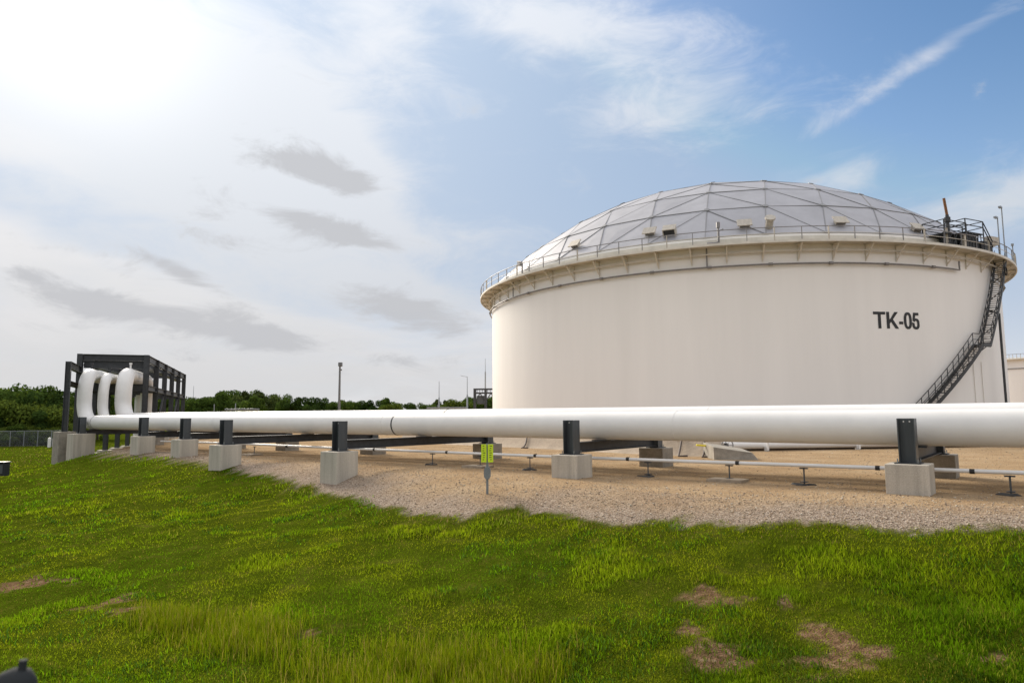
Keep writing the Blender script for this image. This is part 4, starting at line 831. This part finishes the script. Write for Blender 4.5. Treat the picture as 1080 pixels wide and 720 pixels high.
# ------------------------------------------------------------------ neighbouring tank, far structures
def build_far():
    Y = 175; zt = at_y(1070, 378, Y).z; cx = x_at(1046, Y) + 26; t = thing('storage_tank', 'smaller looking white tank partly hidden behind the domed tank', 'storage tank', (cx, Y + 12, 0))
    MB().lathe([(26, -.3), (26, zt), (25.7, zt + .02)], 120).lathe([(25.7, zt), (0.1, zt + 1.5)], 120).build('shell', 'tank_white', t, 40)
    MB().lathe([(26, zt - .3), (26.9, zt - .3), (26.9, zt - .55), (26, zt - .55)], 120).build('walkway', 'rim_cream', t, 40)
    MB().lathe([(26.02, zt - 2.6), (26.15, zt - 2.6), (26.15, zt - 2.8), (26.02, zt - 2.8)], 120).build('stiffener_ring', 'strut_grey', t, 40)
    MB().tube([(26.85 * math.sin(a), -26.85 * math.cos(a), zt + .8) for a in [i * math.pi / 60 for i in range(120)]], .05, 5, closed=True).build('railing', 'strut_grey', t)
    pm = MB().bar((0, 0, 0), (0, 0, 1.1), .08, .08).mesh('rail_post', 'vent_cream')
    for i in range(80):
        a = -1.2 + i * .03; o = link('rail_post', pm, t); o.location = (26.85 * math.sin(a), -26.85 * math.cos(a), zt - .3)
    # lamp post
    p = at_y(357.5, 440, 84); z1 = at_y(357.5, 382, 84).z; g = gz(p.x, p.y); l = thing('lamp_post', 'tall dark pole with a small lamp head beyond the pipes', 'lamp post', (p.x, p.y, g))
    MB().tube([(0, 0, -.2), (0, 0, 2), (0, 0, z1 - g - .5)], [.17, .15, .11], 10).build('pole', 'pole_grey', l, 40)
    MB().box((.05, 0, z1 - g - .25), (.45, .5, .5)).bar((0, 0, z1 - g - .9), (.25, 0, z1 - g - .9), .1, .2).build('lamp_head', 'pole_grey', l, None, .08)
    # lightning masts
    for (px, ty, Y, lab, par) in ((463, 402, 190, 'thin pale mast rising over the tree line, shorter of two', 1), (492.8, 397, 170, 'thin pale mast with a short side arm over the tree line', 2), (203, 407, 260, 'pale stub mast above trees beside the black rack', 3), (225.5, 426, 150, 'short grey pole in front of the trees beside the rack', 4), (248, 425, 150, 'short green grey pole in front of the tree line', 5)):
        p = at_y(px, 440, Y); z1 = at_y(px, ty, Y).z; g = gz(p.x, p.y); m_ = thing('mast', lab, 'mast', (p.x, p.y, g), 'thin masts in the distance')
        MB().tube([(0, 0, -.3), (0, 0, (z1 - g) * .6), (0, 0, (z1 - g) * .62), (0, 0, z1 - g)], [.22, .2, .10, .06] if par < 4 else [.1, .1, .1, .1], 8).build('pole', 'galvanised', m_, 40)
        if par == 2: MB().bar((0, 0, z1 - g - .1), (-1.6, 0, z1 - g + .25), .08, .08).build('arm', 'galvanised', m_)
        else: MB().tube([(0, 0, -.2), (0, 0, .1)], .4, 8).build('base', 'concrete', m_)
    # dark steel frame by the tank's left side
    Y = 118; a = at_y(500.5, 440, Y); zt = at_y(500, 409.5, Y).z; s = thing('steel_frame', 'dark steel access platform with knee braces beside the domed tank', 'steel frame', (a.x, a.y, 0)); w = 22 * Y / F
    for x in (0, w * .52, w):
        for y in (0, 2.2): MB().bar((x, y, -.2), (x, y, zt), .35, .35).build('column', 'dark_steel', s)
    for z in (zt - .1, zt - .75): MB().bar((0, 0, z), (w, 0, z), .25, .2).build('beam', 'dark_steel', s); MB().bar((0, 2.2, z), (w, 2.2, z), .25, .2).build('beam', 'dark_steel', s)
    for x in [w * k / 8 for k in range(9)]: MB().bar((x, -.05, zt - .75), (x, -.05, zt - .1), .08, .08).build('rail_post', 'dark_steel', s)
    for x0, x1 in ((.2, w * .25), (w * .52, w * .78), (w * .52, w * .27), (w, w * .8)): MB().bar((x0, 0, zt - 2.2), (x1, 0, zt - .85), .16, .16).build('knee_brace', 'dark_steel', s)
    MB().box((1.0, .6, zt - 1.9), (1.2, 1, 1.4)).build('cabinet', 'post_steel', s)
    p = at_y(512, 440, 126); z1 = at_y(512, 378, 126).z; m_ = thing('mast', 'tallest thin mast standing behind the dark steel frame', 'mast', (p.x, p.y, 0), 'thin masts in the distance')
    MB().tube([(0, 0, -.2), (0, 0, z1 * .8), (0, 0, z1 * .805), (0, 0, z1)], [.14, .11, .05, .03], 8).build('pole', 'galvanised', m_, 40); MB().box((0, 0, .05), (.6, .6, .5)).build('base', 'concrete', m_)
    # low canopies behind the pipes
    for (x0, x1, py, Y, lab) in ((237, 268, 431.5, 140, 'long low flat canopy roof behind the pipes near the rack'), (450, 491, 430, 150, 'long low flat canopy roof behind the pipes near the domed tank')):
        a = at_y(x0, py, Y); b = at_y(x1, py, Y); c = thing('canopy', lab, 'canopy', (a.x, a.y, 0), 'low canopies beyond the pipes'); w = b.x - a.x; z = a.z
        MB().box((w / 2, 1.5, z), (w, 3, .28)).build('roof', 'galvanised', c, None, .03)
        for k in range(5):
            for y in (.3, 2.7): MB().bar((w * (.04 + .23 * k), y, -.3), (w * (.04 + .23 * k), y, z - .14), .14, .14).build('post', 'dark_steel', c)
build_far()

# ------------------------------------------------------------------ trees
def crown_mesh(name, h, rad, n, leaf, seed, tone):
    rg = np.random.default_rng(seed); nl = 16
    c = np.stack([rg.normal(0, rad * .42, nl), rg.normal(0, rad * .42, nl), rg.uniform(h * .28, h * .84, nl)], -1); s = rg.uniform(.22, .42, nl) * rad * (1.25 - .5 * np.abs(c[:, 2] / h - .5))
    c[0] = (0, 0, h * .62); s[0] = rad * .6
    k = rg.integers(0, nl, n); dirv = rg.normal(0, 1, (n, 3)); dirv /= np.linalg.norm(dirv, axis=1)[:, None]
    rr = rg.uniform(.55, 1.12, n) ** .7; p = c[k] + dirv * (s[k] * rr)[:, None] * np.array([1, 1, .85]); p[:, 2] = np.clip(p[:, 2], h * .06, h * 1.02)
    a = rg.normal(0, 1, (n, 3)); a /= np.linalg.norm(a, axis=1)[:, None]; b = np.cross(a, dirv); b /= np.linalg.norm(b, axis=1)[:, None] + 1e-6; a = np.cross(dirv + rg.normal(0, .5, (n, 3)), b); a /= np.linalg.norm(a, axis=1)[:, None] + 1e-6
    l = leaf * rg.uniform(.6, 1.4, n)[:, None]; co = np.stack([p - a * l, p + b * l * .6, p + a * l, p - b * l * .6], 1).reshape(-1, 3)
    tone = np.array(tone); lobe = rg.uniform(.7, 1.3, nl)[k][:, None]; col = tone * lobe * rg.uniform(.65, 1.4, (n, 1)); col = np.where(rg.random((n, 1)) < .12, col * np.array((1.5, 1.35, .9)), col)
    return raw_mesh(name, co, np.arange(n * 4).reshape(n, 4), np.repeat(col, 4, 0), 'leaf'), c, s
def trunk_mesh(h, rad, c, seed):
    ra = random.Random(seed); mb = MB(); mb.tube([(0, 0, -.4), (rad * .02, 0, h * .2), (rad * .05, .05, h * .45), (0, 0, h * .72)], [h * .028, h * .021, h * .015, h * .006], 8)
    for i in range(7):
        q = c[i + 1]; mb.tube([(0, 0, h * ra.uniform(.16, .4)), (q[0] * .5, q[1] * .5, (q[2] + h * .35) / 2), tuple(q)], [h * .012, h * .008, h * .003], 6)
    return mb.mesh('trunk', 'bark', 50)
PROTO = []
for i, (h, rad, n, leaf, tone) in enumerate(((10, 5.2, 7000, .30, (.052, .086, .018)), (9, 4.6, 6000, .28, (.062, .100, .020)), (11, 5.0, 6500, .32, (.040, .070, .017)), (8, 5.0, 6000, .28, (.080, .112, .020)), (10, 4.6, 3600, .30, (.062, .084, .026)))):
    me, c, s = crown_mesh('crown', h, rad, n, leaf, 50 + i, tone); PROTO.append((h, me, trunk_mesh(h, rad, c, i)))
def tree(kind, x, y, h, label, group, wide=1.0, name='tree'):
    ph, cm, tm = PROTO[kind]; g = gz(x, y); s = h / ph; t = thing(name, label, 'tree', (x, y, g), group, random.uniform(0, 6.28)); t.scale = (s * wide, s * wide, s)
    link('trunk', tm, t); link('crown', cm, t)
ra = random.Random(4)
# far line: px, py of the top, depth
top = [(198, 420), (210, 419), (222, 417), (234, 414), (247, 413), (262, 409), (275, 411), (288, 417), (300, 419), (312, 417), (325, 420), (338, 419), (350, 422), (366, 423), (379, 422), (392, 421), (406, 421), (420, 425), (434, 424), (447, 426), (462, 419), (472, 420), (484, 423), (493, 418), (506, 419), (518, 417), (530, 418), (184, 418), (170, 419), (158, 420), (146, 417), (135, 416), (122, 415), (112, 416), (186, 423), (270, 419), (330, 425), (412, 427), (455, 426)]
for i, (px, py) in enumerate(top):
    Y = ra.uniform(225, 330) if i < 34 else ra.uniform(190, 215); p = at_y(px, 440, Y); g = gz(p.x, p.y); zt = at_y(px, py, Y).z
    k = 4 if px in (462, 472, 262, 275) else ra.choice((0, 1, 2, 3)); tree(k, p.x, p.y, max(4, (zt - g) * ra.uniform(.95, 1.10)), ['rounded mid green tree in the distant line beyond the pipes', 'light green full crowned tree in the distant line beyond the pipes', 'darker taller tree in the distant line beyond the pipes', 'yellow green broad tree in the distant line beyond the pipes', 'sparse open crowned tree in the distant line beyond the pipes'][k], 'trees in the distant line', (1.0 if k != 4 else .9) * ra.uniform(.8, 1.05))
# big trees on the left beyond the fence
for i, (px, py, Y, k, w) in enumerate(((-14, 409, 98, 0, 1.0), (12, 411, 104, 1, 1.0), (36, 407, 100, 0, .95), (56, 413, 96, 2, .9), (73, 412, 108, 2, .9), (90, 414, 106, 0, .9), (104, 416, 112, 2, .9), (-40, 408, 103, 3, 1.0), (24, 424, 92, 3, 1.0), (64, 428, 93, 3, 1.0), (0, 428, 92, 2, 1.0), (48, 433, 91, 2, 1.0), (82, 430, 95, 2, 1.0))):
    p = at_y(px, 440, Y); g = gz(p.x, p.y); zt = at_y(px, py, Y).z; tree(k, p.x, p.y, (zt - g) * 1.03, ['rounded mid green tree in the grove behind the chain link fence', 'light green full crowned tree in the grove behind the fence', 'darkest green tree in the grove behind the chain link fence', 'yellow green tree in the grove behind the chain link fence'][k], 'trees in the grove behind the fence', w)
for i in range(16):
    px = -30 + i * 8; Y = 88.5 + ra.uniform(-1, 1.5); p = at_y(px, 440, Y); tree(3 if i % 3 else 1, p.x, p.y, ra.uniform(1.5, 2.8), 'low bright green shrub along the chain link fence', 'shrubs along the fence', 1.15, 'shrub')

# ------------------------------------------------------------------ fence, markers, cabinet, near post
def build_left():
    A = at_y(-60, 440, 86); B = at_y(70, 440, 86); n = 9; f = thing('chain_link_fence', 'grey chain link fence in front of the grove', 'fence', (A.x, A.y, 0)); H = 1.9
    ps = [A.lerp(B, i / n) for i in range(n + 1)]; pm = MB().tube([(0, 0, -.3), (0, 0, H)], .045, 6).mesh('post', 'galvanised', 40)
    for p in ps: o = link('post', pm, f); o.location = (p.x - A.x, p.y - A.y, gz(p.x, p.y))
    MB().tube([(p.x - A.x, p.y - A.y, gz(p.x, p.y) + H - .03) for p in ps], .03, 6).build('top_rail', 'galvanised', f)
    w = MB(); L_ = B.x - A.x; k = 0; z0 = gz(ps[4].x, ps[4].y)
    x = -H
    while x < L_:
        for s in (0, 1):
            a = Vector((x, 0, z0 + (H - .05) * s)); b = Vector((x + H, 0, z0 + (H - .05) * (1 - s))); w.bar(a, b, .008, .008)
        x += .16
    tag(w.build('wire_mesh', 'galvanised', f), kind='stuff')
    for px, Y in ((53.6, 83), (58.5, 84.5)):
        p = at_y(px, 440, Y); g = gz(p.x, p.y); t = thing('bollard', 'short white pipe bollard on the lawn in front of the fence', 'bollard', (p.x, p.y, g), 'white bollards by the fence')
        MB().tube([(0, 0, -.2), (0, 0, 1.0)], .17, 12).build('post', 'pipe_white', t, 40); MB().tube([(0, 0, 1.0), (0, 0, 1.08), (0, 0, 1.12)], [.17, .12, .03], 12).build('cap', 'pipe_white', t, 60)
    p = ground_hit(-3, 512); dz = p.y / F; t = thing('equipment_cabinet', 'dark metal box on a post at the grass slope', 'cabinet', p); z0 = 10 * dz; w_ = 19 * dz
    MB().box((0, 0, z0 + 7 * dz), (w_, .3, 14 * dz)).build('box', 'cap_dark', t, None, .02); MB().box((0, -.16, z0 + 7 * dz), (w_ * .78, .02, 9 * dz)).build('door', 'post_steel', t); MB().bar((0, 0, -.2), (0, 0, z0), .1, .1).build('post', 'dark_steel', t)
    MB().box((0, 0, z0 + 14.3 * dz), (w_ * 1.06, .36, .03)).build('lid', 'dark_steel', t)
    # post close to the photographer
    Y = .75; p = at_y(17, 704, Y); g = gz(p.x, p.y); t = thing('capped_post', 'pale grey steel post with a dark rounded cap close by in the grass', 'post', (p.x, p.y, g)); r = 17 * Y / F; z = p.z - g
    MB().tube([(0, 0, -.2), (0, 0, z - .022)], r, 20).build('shaft', 'galvanised', t, 40); MB().tube([(0, 0, z - .03), (0, 0, z - .014), (0, 0, z - .004), (0, 0, z)], [r * 1.12, r * 1.1, r * .8, r * .2], 20).build('cap', 'cap_dark', t, 60)
    MB().tube([(.006, 0, z - .005), (.007, 0, z + .008)], .004, 8).build('cap_screw', 'cap_dark', t, 60)
build_left()
print('tris', sum(sum(len(p.vertices) - 2 for p in me.polygons) if len(me.polygons) < 50000 else len(me.polygons) for me in bpy.data.meshes))
